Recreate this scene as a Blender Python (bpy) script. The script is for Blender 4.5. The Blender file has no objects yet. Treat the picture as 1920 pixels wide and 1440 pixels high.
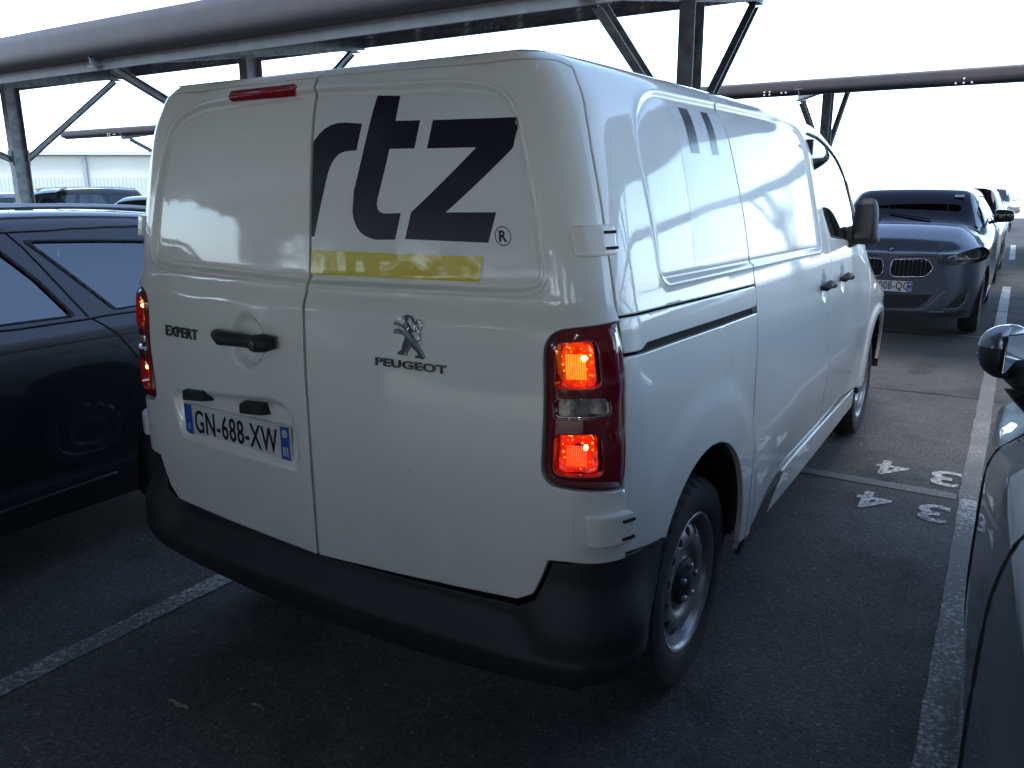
import bpy, bmesh, math, random
import numpy as np
from mathutils import Vector, Matrix
from mathutils.geometry import delaunay_2d_cdt
random.seed(7)
R = math.radians
COL = bpy.context.scene.collection
SC_ = bpy.context.scene

# ------------------------------------------------------------------ camera, world, sun, exposure
CAMP = (1.6789, -1.5827, 1.6059); YAW, PITCH, ROLL, FPX = 0.5621, 0.2417, -0.0046, 1508.22
cam_data = bpy.data.cameras.new('camera'); cam = bpy.data.objects.new('camera', cam_data); COL.objects.link(cam)
F_ = np.array([-math.sin(YAW)*math.cos(PITCH), math.cos(YAW)*math.cos(PITCH), -math.sin(PITCH)])
R_ = np.array([math.cos(YAW), math.sin(YAW), 0.]); U_ = np.cross(R_, F_)
R2 = R_*math.cos(ROLL)+U_*math.sin(ROLL); U2 = np.cross(R2, F_)
cam.matrix_world = Matrix([[R2[0], U2[0], -F_[0], CAMP[0]], [R2[1], U2[1], -F_[1], CAMP[1]], [R2[2], U2[2], -F_[2], CAMP[2]], [0, 0, 0, 1]])
cam_data.sensor_width = 36.0; cam_data.lens = 36.0*FPX/1920.0
cam_data.clip_start = 0.02; cam_data.clip_end = 3000
SC_.camera = cam
HAZE = 5.0
world = bpy.data.worlds.new("World"); SC_.world = world; world.use_nodes = True
SUN_EL, SUN_AZ = R(62), R(172)          # azimuth from +Y towards +X
wn = world.node_tree; bg = wn.nodes['Background']
sky = wn.nodes.new('ShaderNodeTexSky'); sky.sky_type = 'NISHITA'; sky.sun_disc = False
sky.sun_elevation = SUN_EL; sky.sun_rotation = SUN_AZ; sky.air_density = 1.0; sky.dust_density = 1.2; sky.ozone_density = 1.2
# bright summer haze that whitens the sky towards the horizon all the way round
geo = wn.nodes.new('ShaderNodeNewGeometry'); sx = wn.nodes.new('ShaderNodeSeparateXYZ'); wn.links.new(geo.outputs['Incoming'], sx.inputs[0])
ab = wn.nodes.new('ShaderNodeMath'); ab.operation = 'ABSOLUTE'; wn.links.new(sx.outputs[2], ab.inputs[0])
hz = wn.nodes.new('ShaderNodeMapRange'); hz.inputs['From Min'].default_value = 0.; hz.inputs['From Max'].default_value = .55; hz.inputs['To Min'].default_value = 1.; hz.inputs['To Max'].default_value = 0.
hz.interpolation_type = 'SMOOTHSTEP'; wn.links.new(ab.outputs[0], hz.inputs[0])
hc = wn.nodes.new('ShaderNodeMix'); hc.data_type = 'RGBA'; hc.blend_type = 'ADD'; hc.inputs[7].default_value = (HAZE*.64, HAZE*.97, HAZE*1.32, 1)
wn.links.new(hz.outputs[0], hc.inputs[0]); wn.links.new(sky.outputs[0], hc.inputs[6]); wn.links.new(hc.outputs[2], bg.inputs[0]); bg.inputs[1].default_value = 0.15
sd = bpy.data.lights.new('sun', 'SUN'); sun = bpy.data.objects.new('sun', sd); COL.objects.link(sun)
sd.energy = 1.05; sd.angle = R(16); sd.color = (1.0, .94, .85)
dv = Vector((math.sin(SUN_AZ)*math.cos(SUN_EL), math.cos(SUN_AZ)*math.cos(SUN_EL), math.sin(SUN_EL)))
sun.rotation_euler = dv.to_track_quat('Z', 'Y').to_euler(); sun.location = (20, 40, 60)
SC_.view_settings.view_transform = 'Standard'; SC_.view_settings.look = 'None'
SC_.view_settings.gamma = 1.0; SC_.view_settings.exposure = 1.6
try: SC_.view_settings.use_curve_mapping = False
except Exception: pass
SC_.render.engine = 'CYCLES'
SC_.cycles.max_bounces = 8; SC_.cycles.transmission_bounces = 8; SC_.cycles.transparent_max_bounces = 16

# ------------------------------------------------------------------ materials
MATS = {}
def nd(nt, typ, **kw):
    n = nt.nodes.new(typ)
    for k, v in kw.items():
        if k in n.inputs: n.inputs[k].default_value = v
        else: setattr(n, k, v)
    return n
def mat(name, col, rough=.5, metal=0., coat=0., coat_r=.03, spec=.5, noise=None, bump=None, emis=None, estr=0., trans=0.):
    if name in MATS: return MATS[name]
    m = bpy.data.materials.new(name); m.use_nodes = True; nt = m.node_tree; b = nt.nodes['Principled BSDF']
    b.inputs['Base Color'].default_value = (*col, 1); b.inputs['Roughness'].default_value = rough
    b.inputs['Metallic'].default_value = metal; b.inputs['Coat Weight'].default_value = coat
    b.inputs['Coat Roughness'].default_value = coat_r; b.inputs['Specular IOR Level'].default_value = spec
    if trans: b.inputs['Transmission Weight'].default_value = trans
    tc = nd(nt, 'ShaderNodeTexCoord')
    if noise:      # (scale, amount, second colour)
        n = nd(nt, 'ShaderNodeTexNoise', Scale=noise[0], Detail=6.0, Roughness=.6); nt.links.new(tc.outputs['Object'], n.inputs['Vector'])
        r = nd(nt, 'ShaderNodeValToRGB'); r.color_ramp.elements[0].position = .35; r.color_ramp.elements[1].position = .7
        r.color_ramp.elements[0].color = (0, 0, 0, 1); r.color_ramp.elements[1].color = (noise[1],)*3+(1,)
        nt.links.new(n.outputs['Fac'], r.inputs['Fac'])
        mx = nd(nt, 'ShaderNodeMix', data_type='RGBA'); mx.inputs[6].default_value = (*col, 1); mx.inputs[7].default_value = (*noise[2], 1)
        nt.links.new(r.outputs['Color'], mx.inputs[0]); nt.links.new(mx.outputs[2], b.inputs['Base Color'])
    if bump:       # (scale, strength, distance)
        n = nd(nt, 'ShaderNodeTexNoise', Scale=bump[0], Detail=4.0); nt.links.new(tc.outputs['Object'], n.inputs['Vector'])
        bp = nd(nt, 'ShaderNodeBump', Strength=bump[1], Distance=bump[2]); nt.links.new(n.outputs['Fac'], bp.inputs['Height'])
        nt.links.new(bp.outputs['Normal'], b.inputs['Normal'])
    if emis:
        b.inputs['Emission Color'].default_value = (*emis, 1); b.inputs['Emission Strength'].default_value = estr
    MATS[name] = m; return m
def glass(name, tint=(.6, .75, .72), refl=(.9, .95, 1), base_fac=.06, ior=1.5):
    if name in MATS: return MATS[name]
    m = bpy.data.materials.new(name); m.use_nodes = True; nt = m.node_tree; nt.nodes.clear()
    o = nd(nt, 'ShaderNodeOutputMaterial'); tr = nd(nt, 'ShaderNodeBsdfTransparent'); tr.inputs[0].default_value = (*tint, 1)
    g = nd(nt, 'ShaderNodeBsdfGlossy'); g.inputs['Roughness'].default_value = .01; g.inputs[0].default_value = (*refl, 1)
    f = nd(nt, 'ShaderNodeFresnel', IOR=ior)
    ad = nd(nt, 'ShaderNodeMath', operation='ADD'); ad.inputs[1].default_value = base_fac; ad.use_clamp = True
    nt.links.new(f.outputs[0], ad.inputs[0])
    mx = nd(nt, 'ShaderNodeMixShader'); nt.links.new(ad.outputs[0], mx.inputs[0]); nt.links.new(tr.outputs[0], mx.inputs[1]); nt.links.new(g.outputs[0], mx.inputs[2])
    nt.links.new(mx.outputs[0], o.inputs[0]); MATS[name] = m; return m

def van_paint():
    m = bpy.data.materials.new('white_van_paint'); m.use_nodes = True; nt = m.node_tree; b = nt.nodes['Principled BSDF']
    b.inputs['Roughness'].default_value = .45; b.inputs['Coat Weight'].default_value = 1.0; b.inputs['Coat Roughness'].default_value = .015; b.inputs['Coat IOR'].default_value = 1.55
    tc = nd(nt, 'ShaderNodeTexCoord')
    n = nd(nt, 'ShaderNodeTexNoise', Scale=3.0, Detail=8.0, Roughness=.65); nt.links.new(tc.outputs['Object'], n.inputs['Vector'])
    sx = nd(nt, 'ShaderNodeSeparateXYZ'); nt.links.new(tc.outputs['Object'], sx.inputs[0])
    mr = nd(nt, 'ShaderNodeMapRange'); mr.inputs['From Min'].default_value = 1.0; mr.inputs['From Max'].default_value = .35; mr.inputs['To Min'].default_value = .04; mr.inputs['To Max'].default_value = 1.0
    nt.links.new(sx.outputs[2], mr.inputs[0])
    mu = nd(nt, 'ShaderNodeMath', operation='MULTIPLY'); nt.links.new(mr.outputs[0], mu.inputs[0]); nt.links.new(n.outputs['Fac'], mu.inputs[1])
    # speckles of dirt
    v = nd(nt, 'ShaderNodeTexVoronoi', Scale=9.0); nt.links.new(tc.outputs['Object'], v.inputs['Vector'])
    lt = nd(nt, 'ShaderNodeMath', operation='LESS_THAN'); lt.inputs[1].default_value = .025; nt.links.new(v.outputs['Distance'], lt.inputs[0])
    a = nd(nt, 'ShaderNodeMath', operation='ADD'); a.use_clamp = True; nt.links.new(mu.outputs[0], a.inputs[0])
    l2 = nd(nt, 'ShaderNodeMath', operation='MULTIPLY'); l2.inputs[1].default_value = .6; nt.links.new(lt.outputs[0], l2.inputs[0]); nt.links.new(l2.outputs[0], a.inputs[1])
    mx = nd(nt, 'ShaderNodeMix', data_type='RGBA'); mx.inputs[6].default_value = (.80, .795, .755, 1); mx.inputs[7].default_value = (.36, .33, .29, 1)
    nt.links.new(a.outputs[0], mx.inputs[0]); nt.links.new(mx.outputs[2], b.inputs['Base Color'])
    # faint orange-peel and body waviness in the clear coat
    n2 = nd(nt, 'ShaderNodeTexNoise', Scale=5.5, Detail=1.5); nt.links.new(tc.outputs['Object'], n2.inputs['Vector'])
    bp = nd(nt, 'ShaderNodeBump', Strength=.25, Distance=.0012); nt.links.new(n2.outputs['Fac'], bp.inputs['Height'])
    n3 = nd(nt, 'ShaderNodeTexNoise', Scale=160., Detail=1.); nt.links.new(tc.outputs['Object'], n3.inputs['Vector'])
    bp2 = nd(nt, 'ShaderNodeBump', Strength=.04, Distance=.0012); nt.links.new(n3.outputs['Fac'], bp2.inputs['Height']); nt.links.new(bp.outputs[0], bp2.inputs['Normal'])
    nt.links.new(bp2.outputs[0], b.inputs['Coat Normal'])
    MATS['white'] = m; return m
WHITE = van_paint()
BLACKP = mat('black_plastic', (.011, .0115, .013), .6, bump=(900, .25, .0006), noise=(2.5, .6, (.03, .03, .033)))
GLOSSB = mat('gloss_black', (.01, .01, .012), .12, coat=.5)
DARK = mat('dark_cavity', (.008, .008, .009), .9)
RUBBER = mat('tyre_rubber', (.017, .017, .019), .75, noise=(9, .8, (.030, .029, .029)), bump=(120, .3, .0008))
SEAL = mat('rubber_seal', (.012, .012, .012), .6)
STEEL = mat('painted_steel_rim', (.36, .37, .39), .36, metal=.6, noise=(14, .6, (.07, .06, .055)))
CHROME = mat('chrome', (.75, .75, .76), .08, metal=1.)
NAVY = mat('navy_lettering', (.007, .006, .016), .30, coat=.35, coat_r=.08, spec=.35)
YELLOW = mat('yellow_band', (.68, .55, .03), .3, coat=.8, coat_r=.05, bump=(7., .5, .006))
STICK = mat('white_sticker', (.74, .75, .75), .38, coat=.7, coat_r=.05, bump=(14., .2, .002))
PLATEW = mat('plate_white', (.62, .63, .62), .35, coat=.5)
PLATEB = mat('plate_blue', (.03, .10, .42), .35, coat=.5)
INK = mat('plate_black', (.012, .012, .014), .4)
GREYL = mat('badge_dark', (.03, .03, .032), .35, metal=.4)
GLASS_T = glass('window_glass', (.62, .72, .70))
GLASS_D = glass('dark_window_glass', (.22, .25, .27), base_fac=.05)
REDL = mat('red_lens_housing', (.16, .004, .012), .12, coat=1., coat_r=.02)

# ------------------------------------------------------------------ object helpers
def tag(o, label=None, cat=None, group=None, kind=None):
    if label: o['label'] = label
    if cat: o['category'] = cat
    if group: o['group'] = group
    if kind: o['kind'] = kind
    return o
def empty(name, loc, rz=0., label=None, cat=None, group=None):
    o = bpy.data.objects.new(name, None); COL.objects.link(o); o.location = loc; o.rotation_euler = (0, 0, rz); o.empty_display_size = .2
    return tag(o, label, cat, group)
def base(o):
    while o is not None:
        if o.parent is None: return np.array(o.location) if o.type == 'EMPTY' else np.zeros(3)
        o = o.parent
    return np.zeros(3)
def mesh_obj(name, V, Fc, m, parent=None, smooth=False, mats=None, midx=None, loopn=None):
    V = np.asarray(V, float)
    if parent is not None: V = V-base(parent)
    me = bpy.data.meshes.new(name); me.from_pydata(V.tolist(), [], Fc)
    for x in (mats or [m]): me.materials.append(x)
    if midx is not None: me.polygons.foreach_set('material_index', midx)
    if smooth: me.polygons.foreach_set('use_smooth', [True]*len(me.polygons))
    me.update()
    if loopn is not None:
        me.polygons.foreach_set('use_smooth', [True]*len(me.polygons)); me.normals_split_custom_set(loopn)
    o = bpy.data.objects.new(name, me); COL.objects.link(o)
    if parent is not None: o.parent = parent
    return o
class MB:
    def __init__(s): s.v = []; s.f = []
    def add(s, V, Fc):
        n = len(s.v); s.v += [tuple(map(float, p)) for p in V]; s.f += [tuple(i+n for i in f) for f in Fc]; return s
    def box(s, c, d, rot=None, bev=0.):
        if bev > 0:
            bm = bmesh.new(); bmesh.ops.create_cube(bm, size=1.)
            for v in bm.verts: v.co = Vector((v.co.x*d[0], v.co.y*d[1], v.co.z*d[2]))
            bmesh.ops.bevel(bm, geom=bm.edges[:], offset=bev, segments=2, affect='EDGES', profile=.5)
            bm.verts.index_update(); V = np.array([v.co[:] for v in bm.verts]); Fc = [[v.index for v in f.verts] for f in bm.faces]; bm.free()
        else:
            V = np.array([[x, y, z] for x in (-.5, .5) for y in (-.5, .5) for z in (-.5, .5)])*np.array(d)
            Fc = [(0, 1, 3, 2), (4, 6, 7, 5), (0, 4, 5, 1), (2, 3, 7, 6), (0, 2, 6, 4), (1, 5, 7, 3)]
        if rot is not None: V = V@np.array(rot).T
        return s.add(V+np.array(c), Fc)
    def bar(s, a, b, w, h, up=(0, 0, 1)):
        a = np.array(a, float); b = np.array(b, float); t = b-a; L = np.linalg.norm(t); t /= L
        x = np.cross(up, t); x /= np.linalg.norm(x); u = np.cross(t, x)
        return s.box((a+b)/2, (w, L, h), rot=np.stack([x, t, u], 1))
    def ibeam(s, a, b, w, h, tk=.012, up=(0, 0, 1)):
        a = np.array(a, float); b = np.array(b, float); t = b-a; L = np.linalg.norm(t); t /= L
        x = np.cross(up, t); x /= np.linalg.norm(x); u = np.cross(t, x); M = np.stack([x, t, u], 1); c = (a+b)/2
        s.box(c, (tk, L, h-2*tk), rot=M); s.box(c+u*(h/2-tk/2), (w, L, tk), rot=M); return s.box(c-u*(h/2-tk/2), (w, L, tk), rot=M)
    def tube(s, P, r, n=10, cap=True):
        P = np.array(P, float); k = len(P); rr = r if hasattr(r, '__len__') else [r]*k; V = []; Fc = []
        up = np.array([0, 0, 1.])
        for i in range(k):
            t = P[min(i+1, k-1)]-P[max(i-1, 0)]; t /= np.linalg.norm(t)
            x = np.cross(t, up)
            if np.linalg.norm(x) < .05: x = np.cross(t, [1, 0, 0])
            x /= np.linalg.norm(x); u = np.cross(x, t)
            for j in range(n):
                a = 2*math.pi*j/n; V.append(P[i]+rr[i]*(x*math.cos(a)+u*math.sin(a)))
        for i in range(k-1):
            for j in range(n): Fc.append((i*n+j, i*n+(j+1) % n, (i+1)*n+(j+1) % n, (i+1)*n+j))
        if cap: Fc += [tuple(range(n))[::-1], tuple(range((k-1)*n, k*n))]
        return s.add(V, Fc)
    def lathe(s, prof, c, axis='x', n=64, sgn=1):
        # prof: (axial, radius)
        V = []; Fc = []; k = len(prof)
        for j in range(n):
            a = 2*math.pi*j/n
            for ax, r in prof: V.append((c[0]+sgn*ax, c[1]+r*math.cos(a), c[2]+r*math.sin(a)))
        for j in range(n):
            for i in range(k-1):
                q = (j*k+i, ((j+1) % n)*k+i, ((j+1) % n)*k+i+1, j*k+i+1); Fc.append(q if sgn > 0 else q[::-1])
        return s.add(V, Fc)
    def ext(s, poly, fn, d0, d1):
        # poly 2D prism; fn(x, y, d) -> 3D
        n = len(poly); V = [fn(x, y, d0) for x, y in poly]+[fn(x, y, d1) for x, y in poly]
        Fc = [tuple(range(n, 2*n)), tuple(range(n))[::-1]]+[(i, (i+1) % n, n+(i+1) % n, n+i) for i in range(n)]
        return s.add(V, Fc)
    def build(s, name, m, parent=None, smooth=False, auto=None):
        o = mesh_obj(name, s.v, s.f, m, parent, smooth or auto is not None)
        bm = bmesh.new(); bm.from_mesh(o.data); bmesh.ops.recalc_face_normals(bm, faces=bm.faces)
        if auto is not None:
            bmesh.ops.remove_doubles(bm, verts=bm.verts, dist=1e-5)
            for e in bm.edges:
                if len(e.link_faces) == 2 and e.calc_face_angle(0) > R(auto): e.smooth = False
        bm.to_mesh(o.data); bm.free(); return o
def copy_tree(o, parent=None):
    c = o.copy(); COL.objects.link(c)
    if parent is not None: c.parent = parent
    for ch in o.children: copy_tree(ch, c)
    return c

# ------------------------------------------------------------------ smooth curves and surfaces
def pchip(xs, ys):
    xs = np.array(xs, float); ys = np.array(ys, float); h = np.diff(xs); d = np.diff(ys)/h
    m = np.zeros(len(xs)); m[0] = d[0]; m[-1] = d[-1]
    for i in range(1, len(xs)-1):
        if d[i-1]*d[i] > 0:
            w1 = 2*h[i]+h[i-1]; w2 = h[i]+2*h[i-1]; m[i] = (w1+w2)/(w1/d[i-1]+w2/d[i])
    def f(x):
        x = np.clip(np.asarray(x, float), xs[0], xs[-1]); k = np.clip(np.searchsorted(xs, x)-1, 0, len(xs)-2)
        t = (x-xs[k])/h[k]; t2 = t*t; t3 = t2*t
        return (2*t3-3*t2+1)*ys[k]+(t3-2*t2+t)*h[k]*m[k]+(-2*t3+3*t2)*ys[k+1]+(t3-t2)*h[k]*m[k+1]
    return f
def sm(a, b, x):
    t = np.clip((x-a)/(b-a), 0, 1); return t*t*(3-2*t)
def dens(poly, step, closed=True):
    out = []; n = len(poly)
    for i in range(n if closed else n-1):
        a = np.array(poly[i], float); b = np.array(poly[(i+1) % n], float); k = max(1, int(math.ceil(np.linalg.norm(b-a)/step)))
        for j in range(k): out.append(a+(b-a)*j/k)
    if not closed: out.append(np.array(poly[-1], float))
    return np.array(out)
def rounded(poly, r, n=6):
    # r: radius or list of radii per corner
    out = []; N = len(poly)
    for i in range(N):
        p = np.array(poly[i], float); a = np.array(poly[i-1], float)-p; b = np.array(poly[(i+1) % N], float)-p
        la, lb = np.linalg.norm(a), np.linalg.norm(b); rr = r[i] if hasattr(r, '__len__') else r
        rr = min(rr, la*.48, lb*.48)
        if rr < 1e-5: out.append(tuple(p)); continue
        A = p+a/la*rr; B = p+b/lb*rr
        for j in range(n+1):
            t = j/n; out.append(tuple((1-t)**2*A+2*t*(1-t)*p+t*t*B))
    return out
def inside(P, poly):
    x, y = P[:, 0], P[:, 1]; c = np.zeros(len(P), bool); q = np.asarray(poly, float); n = len(q)
    for i in range(n):
        x1, y1 = q[i-1]; x2, y2 = q[i]
        if y1 == y2: continue
        m = ((y1 > y) != (y2 > y)) & (x < (x2-x1)*(y-y1)/(y2-y1)+x1); c ^= m
    return c
def dist(P, poly, closed=True):
    q = np.asarray(poly, float); d = np.full(len(P), 1e9); n = len(q)
    for i in range(0 if closed else 1, n):
        a = q[i-1]; b = q[i]; ab = b-a; L = (ab*ab).sum()
        if L < 1e-12: continue
        t = np.clip(((P-a)@ab)/L, 0, 1); e = P-a-t[:, None]*ab; d = np.minimum(d, (e*e).sum(1))
    return np.sqrt(d)
def sdf(P, poly):
    d = dist(P, poly); return np.where(inside(P, poly), -d, d)

def panel(name, surf, outer, m, parent, holes=(), step=.02, disp=None, edge=.004, ret=.018, lift=0., sgn=1, grid=True, wall=True, edged=True, lines=()):
    """sheet-metal panel: region of a parametric surface with softened, returned edges"""
    outer = np.array(outer, float)
    if ((outer[:, 0]*np.roll(outer[:, 1], -1)-np.roll(outer[:, 0], -1)*outer[:, 1]).sum()) < 0: outer = outer[::-1]
    rings = [dens(outer, step)]
    for h in holes:
        h = np.array(h, float)
        if ((h[:, 0]*np.roll(h[:, 1], -1)-np.roll(h[:, 0], -1)*h[:, 1]).sum()) > 0: h = h[::-1]
        rings.append(dens(h, step))
    P = []; E = []; B = []
    inner = []
    for r in rings:
        n0 = len(P); n = len(r); P += [tuple(p) for p in r]; E += [(n0+i, n0+(i+1) % n) for i in range(n)]; B.append((n0, n))
    nb = len(P); allb = np.array(P)
    t = []
    for r in rings:
        tg = np.roll(r, -1, 0)-np.roll(r, 1, 0); tg /= np.maximum(np.linalg.norm(tg, axis=1, keepdims=True), 1e-9)
        t.append(np.stack([-tg[:, 1], tg[:, 0]], 1))
    innrm = np.concatenate(t)
    if edged:
        I = allb+innrm*edge
        ok = inside(I, outer)
        for h in holes: ok &= ~inside(I, h)
        dd = np.min([dist(I, r) for r in rings], axis=0); ok &= dd > edge*.7
        P += [tuple(p) for p in I[ok]]; ni = ok.sum()
    lo = outer.min(0); hi = outer.max(0)
    if grid:
        gx = np.arange(lo[0]+step/2, hi[0], step); gy = np.arange(lo[1]+step/2, hi[1], step)
        G = np.stack(np.meshgrid(gx, gy), -1).reshape(-1, 2); k = inside(G, outer)
        for h in holes: k &= ~inside(G, h)
        G = G[k]
        if len(G):
            dd = np.min([dist(G, r) for r in rings], axis=0); G = G[dd > max(edge*1.8 if edged else 0, step*.45)]
        for ln in lines:
            q = dens(ln, .0085); G = G[dist(G, np.asarray(ln)) > .024]
            tg = np.roll(q, -1, 0)-np.roll(q, 1, 0); tg /= np.maximum(np.linalg.norm(tg, axis=1, keepdims=True), 1e-9); nn_ = np.stack([-tg[:, 1], tg[:, 0]], 1); mv = np.asarray(ln)
            for dd_ in (-.020, -.014, -.010, -.006, -.002, .002, .006, .010, .014, .020):
                Q = q+nn_*dd_; k = (np.abs(dist(Q, mv)-abs(dd_)) < .0015)&inside(Q, outer)
                for h in holes: k &= ~inside(Q, h)
                Q = Q[k]
                if len(Q): Q = Q[np.min([dist(Q, r) for r in rings], axis=0) > (edge*1.8 if edged else .003)]; P += [tuple(p) for p in Q]
        P += [tuple(p) for p in G]
    res = delaunay_2d_cdt([Vector(p) for p in P], E, [], 0, 1e-7)
    V2 = np.array([v[:] for v in res[0]]); T = np.array([f for f in res[2] if len(f) == 3], int)
    orig = res[3]
    c = V2[T].mean(1); k = inside(c, outer)
    for h in holes: k &= ~inside(c, h)
    T = T[k]
    e1 = V2[T[:, 1]]-V2[T[:, 0]]; e2 = V2[T[:, 2]]-V2[T[:, 0]]; ar = e1[:, 0]*e2[:, 1]-e1[:, 1]*e2[:, 0]
    T = T[np.abs(ar) > 1e-10]; ar = ar[np.abs(ar) > 1e-10]; T[ar < 0] = T[ar < 0][:, ::-1]
    def pos(A):
        p = surf(A[:, 0], A[:, 1])
        if disp is None and lift == 0: return p
        n = nrm0(A); h = (disp(A[:, 0], A[:, 1]) if disp is not None else 0)+lift
        return p+n*np.reshape(h, (-1, 1))*np.ones((len(p), 1))
    def nrm0(A, e=2e-3):
        a = surf(A[:, 0]+e, A[:, 1])-surf(A[:, 0]-e, A[:, 1]); b = surf(A[:, 0], A[:, 1]+e)-surf(A[:, 0], A[:, 1]-e)
        n = np.cross(a, b); return n/np.maximum(np.linalg.norm(n, axis=1, keepdims=True), 1e-12)
    e = 2e-3; dx = np.array([e, 0]); dy = np.array([0, e])
    X = pos(V2)
    a = pos(V2+dx)-pos(V2-dx); b = pos(V2+dy)-pos(V2-dy); N = np.cross(a, b); N /= np.maximum(np.linalg.norm(N, axis=1, keepdims=True), 1e-12)
    # boundary vertices: tilt outwards and drop a little
    bidx = {}
    for vi, og in enumerate(orig):
        for o_ in og:
            if o_ < nb: bidx[o_] = vi
    a /= np.linalg.norm(a, axis=1, keepdims=True); b /= np.linalg.norm(b, axis=1, keepdims=True)
    Xw = []; Fw = []; Nw = []
    if edged:
        for o_, vi in bidx.items():
            out3 = -(a[vi]*innrm[o_, 0]+b[vi]*innrm[o_, 1]); X[vi] = X[vi]-N[vi]*edge*.45
            nn = N[vi]+out3*.9; N[vi] = nn/np.linalg.norm(nn)
    V = X.tolist(); nv = len(V); faces = [tuple(t) for t in T.tolist()]; LN = [N[i] for t in T for i in t]
    if wall:
        for (n0, n) in B:
            k0 = len(V)
            for i in range(n):
                vi = bidx.get(n0+i)
                if vi is None: vi = bidx[n0+(i-1) % n]
                V.append(X[vi].tolist())
            for i in range(n):
                vi = bidx.get(n0+i, bidx.get(n0+(i-1) % n))
                g = N[vi] if not edged else None
                bn = np.cross(a[vi], b[vi]); bn /= np.linalg.norm(bn)
                V.append((X[vi]-bn*ret).tolist())
            for i in range(n):
                j = (i+1) % n; faces.append((k0+i, k0+n+i, k0+n+j, k0+j))
                vi = bidx.get(n0+i, bidx.get(n0+(i-1) % n)); out3 = -(a[vi]*innrm[n0+i, 0]+b[vi]*innrm[n0+i, 1])
                LN += [out3]*4
    V = np.array(V); LN = np.array(LN)
    if sgn < 0:
        V = V*[-1, 1, 1]; LN = LN*[-1, 1, 1]; k = 0; L2 = []; f2 = []
        for f in faces:
            f2.append(f[::-1]); L2.append(LN[k:k+len(f)][::-1]); k += len(f)
        faces = f2; LN = np.concatenate(L2)
    return mesh_obj(name, V, faces, m, parent, loopn=LN.tolist())

def text_mesh(txt, size, xs=1., offset=0., space=1., extr=.0015, bevel=0.):
    cu = bpy.data.curves.new('text', 'FONT'); cu.body = txt; cu.size = size; cu.offset = offset; cu.space_character = space
    cu.extrude = extr; cu.bevel_depth = bevel; cu.align_x = 'CENTER'; cu.align_y = 'CENTER'; cu.resolution_u = 4
    ob = bpy.data.objects.new('text', cu); COL.objects.link(ob)
    me = ob.to_mesh(); V = np.array([v.co[:] for v in me.vertices]); Fc = [tuple(p.vertices) for p in me.polygons]
    ob.to_mesh_clear(); bpy.data.objects.remove(ob); bpy.data.curves.remove(cu)
    c = (V.max(0)+V.min(0))/2; V[:, 0] = (V[:, 0]-c[0])*xs; V[:, 1] -= c[1]
    return V, Fc

# ------------------------------------------------------------------ ground and markings
def asphalt():
    m = bpy.data.materials.new('asphalt'); m.use_nodes = True; nt = m.node_tree; b = nt.nodes['Principled BSDF']; b.inputs['Roughness'].default_value = .85
    b.inputs['Specular IOR Level'].default_value = .3
    tc = nd(nt, 'ShaderNodeTexCoord')
    n = nd(nt, 'ShaderNodeTexNoise', Scale=.9, Detail=8., Roughness=.65); nt.links.new(tc.outputs['Object'], n.inputs['Vector'])
    r = nd(nt, 'ShaderNodeValToRGB'); r.color_ramp.elements[0].color = (.050, .050, .052, 1); r.color_ramp.elements[1].color = (.092, .091, .092, 1)
    r.color_ramp.elements[0].position = .35; r.color_ramp.elements[1].position = .68; nt.links.new(n.outputs['Fac'], r.inputs['Fac'])
    v = nd(nt, 'ShaderNodeTexVoronoi', Scale=120.); nt.links.new(tc.outputs['Object'], v.inputs['Vector'])
    # light aggregate specks by random cell colour
    sc = nd(nt, 'ShaderNodeSeparateColor'); nt.links.new(v.outputs['Color'], sc.inputs[0])
    gt = nd(nt, 'ShaderNodeMapRange'); gt.inputs['From Min'].default_value = .93; gt.inputs['From Max'].default_value = 1.; gt.inputs['To Max'].default_value = .45; nt.links.new(sc.outputs[0], gt.inputs[0])
    mx = nd(nt, 'ShaderNodeMix', data_type='RGBA'); nt.links.new(gt.outputs[0], mx.inputs[0]); nt.links.new(r.outputs[0], mx.inputs[6]); mx.inputs[7].default_value = (.24, .235, .22, 1)
    # darker cells
    md = nd(nt, 'ShaderNodeMapRange'); md.inputs['From Min'].default_value = 0.; md.inputs['From Max'].default_value = 1.; md.inputs['To Min'].default_value = .62; md.inputs['To Max'].default_value = 1.25; nt.links.new(sc.outputs[1], md.inputs[0])
    mm = nd(nt, 'ShaderNodeMix', data_type='RGBA', blend_type='MULTIPLY'); mm.inputs[0].default_value = 1.; nt.links.new(mx.outputs[2], mm.inputs[6]); nt.links.new(md.outputs[0], mm.inputs[7])
    # oil stains
    n2 = nd(nt, 'ShaderNodeTexNoise', Scale=2.3, Detail=3.); nt.links.new(tc.outputs['Object'], n2.inputs['Vector'])
    r2 = nd(nt, 'ShaderNodeValToRGB'); r2.color_ramp.elements[0].position = .55; r2.color_ramp.elements[0].color = (1, 1, 1, 1); r2.color_ramp.elements[1].position = .75; r2.color_ramp.elements[1].color = (.45, .44, .44, 1)
    nt.links.new(n2.outputs['Fac'], r2.inputs['Fac'])
    m3 = nd(nt, 'ShaderNodeMix', data_type='RGBA', blend_type='MULTIPLY'); m3.inputs[0].default_value = 1.; nt.links.new(mm.outputs[2], m3.inputs[6]); nt.links.new(r2.outputs[0], m3.inputs[7])
    nt.links.new(m3.outputs[2], b.inputs['Base Color'])
    bp = nd(nt, 'ShaderNodeBump', Strength=.8, Distance=.003); nt.links.new(v.outputs['Distance'], bp.inputs['Height']); nt.links.new(bp.outputs[0], b.inputs['Normal'])
    return m, (nt, b, m3, tc, bp)
ASPH, _a = asphalt()
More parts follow.
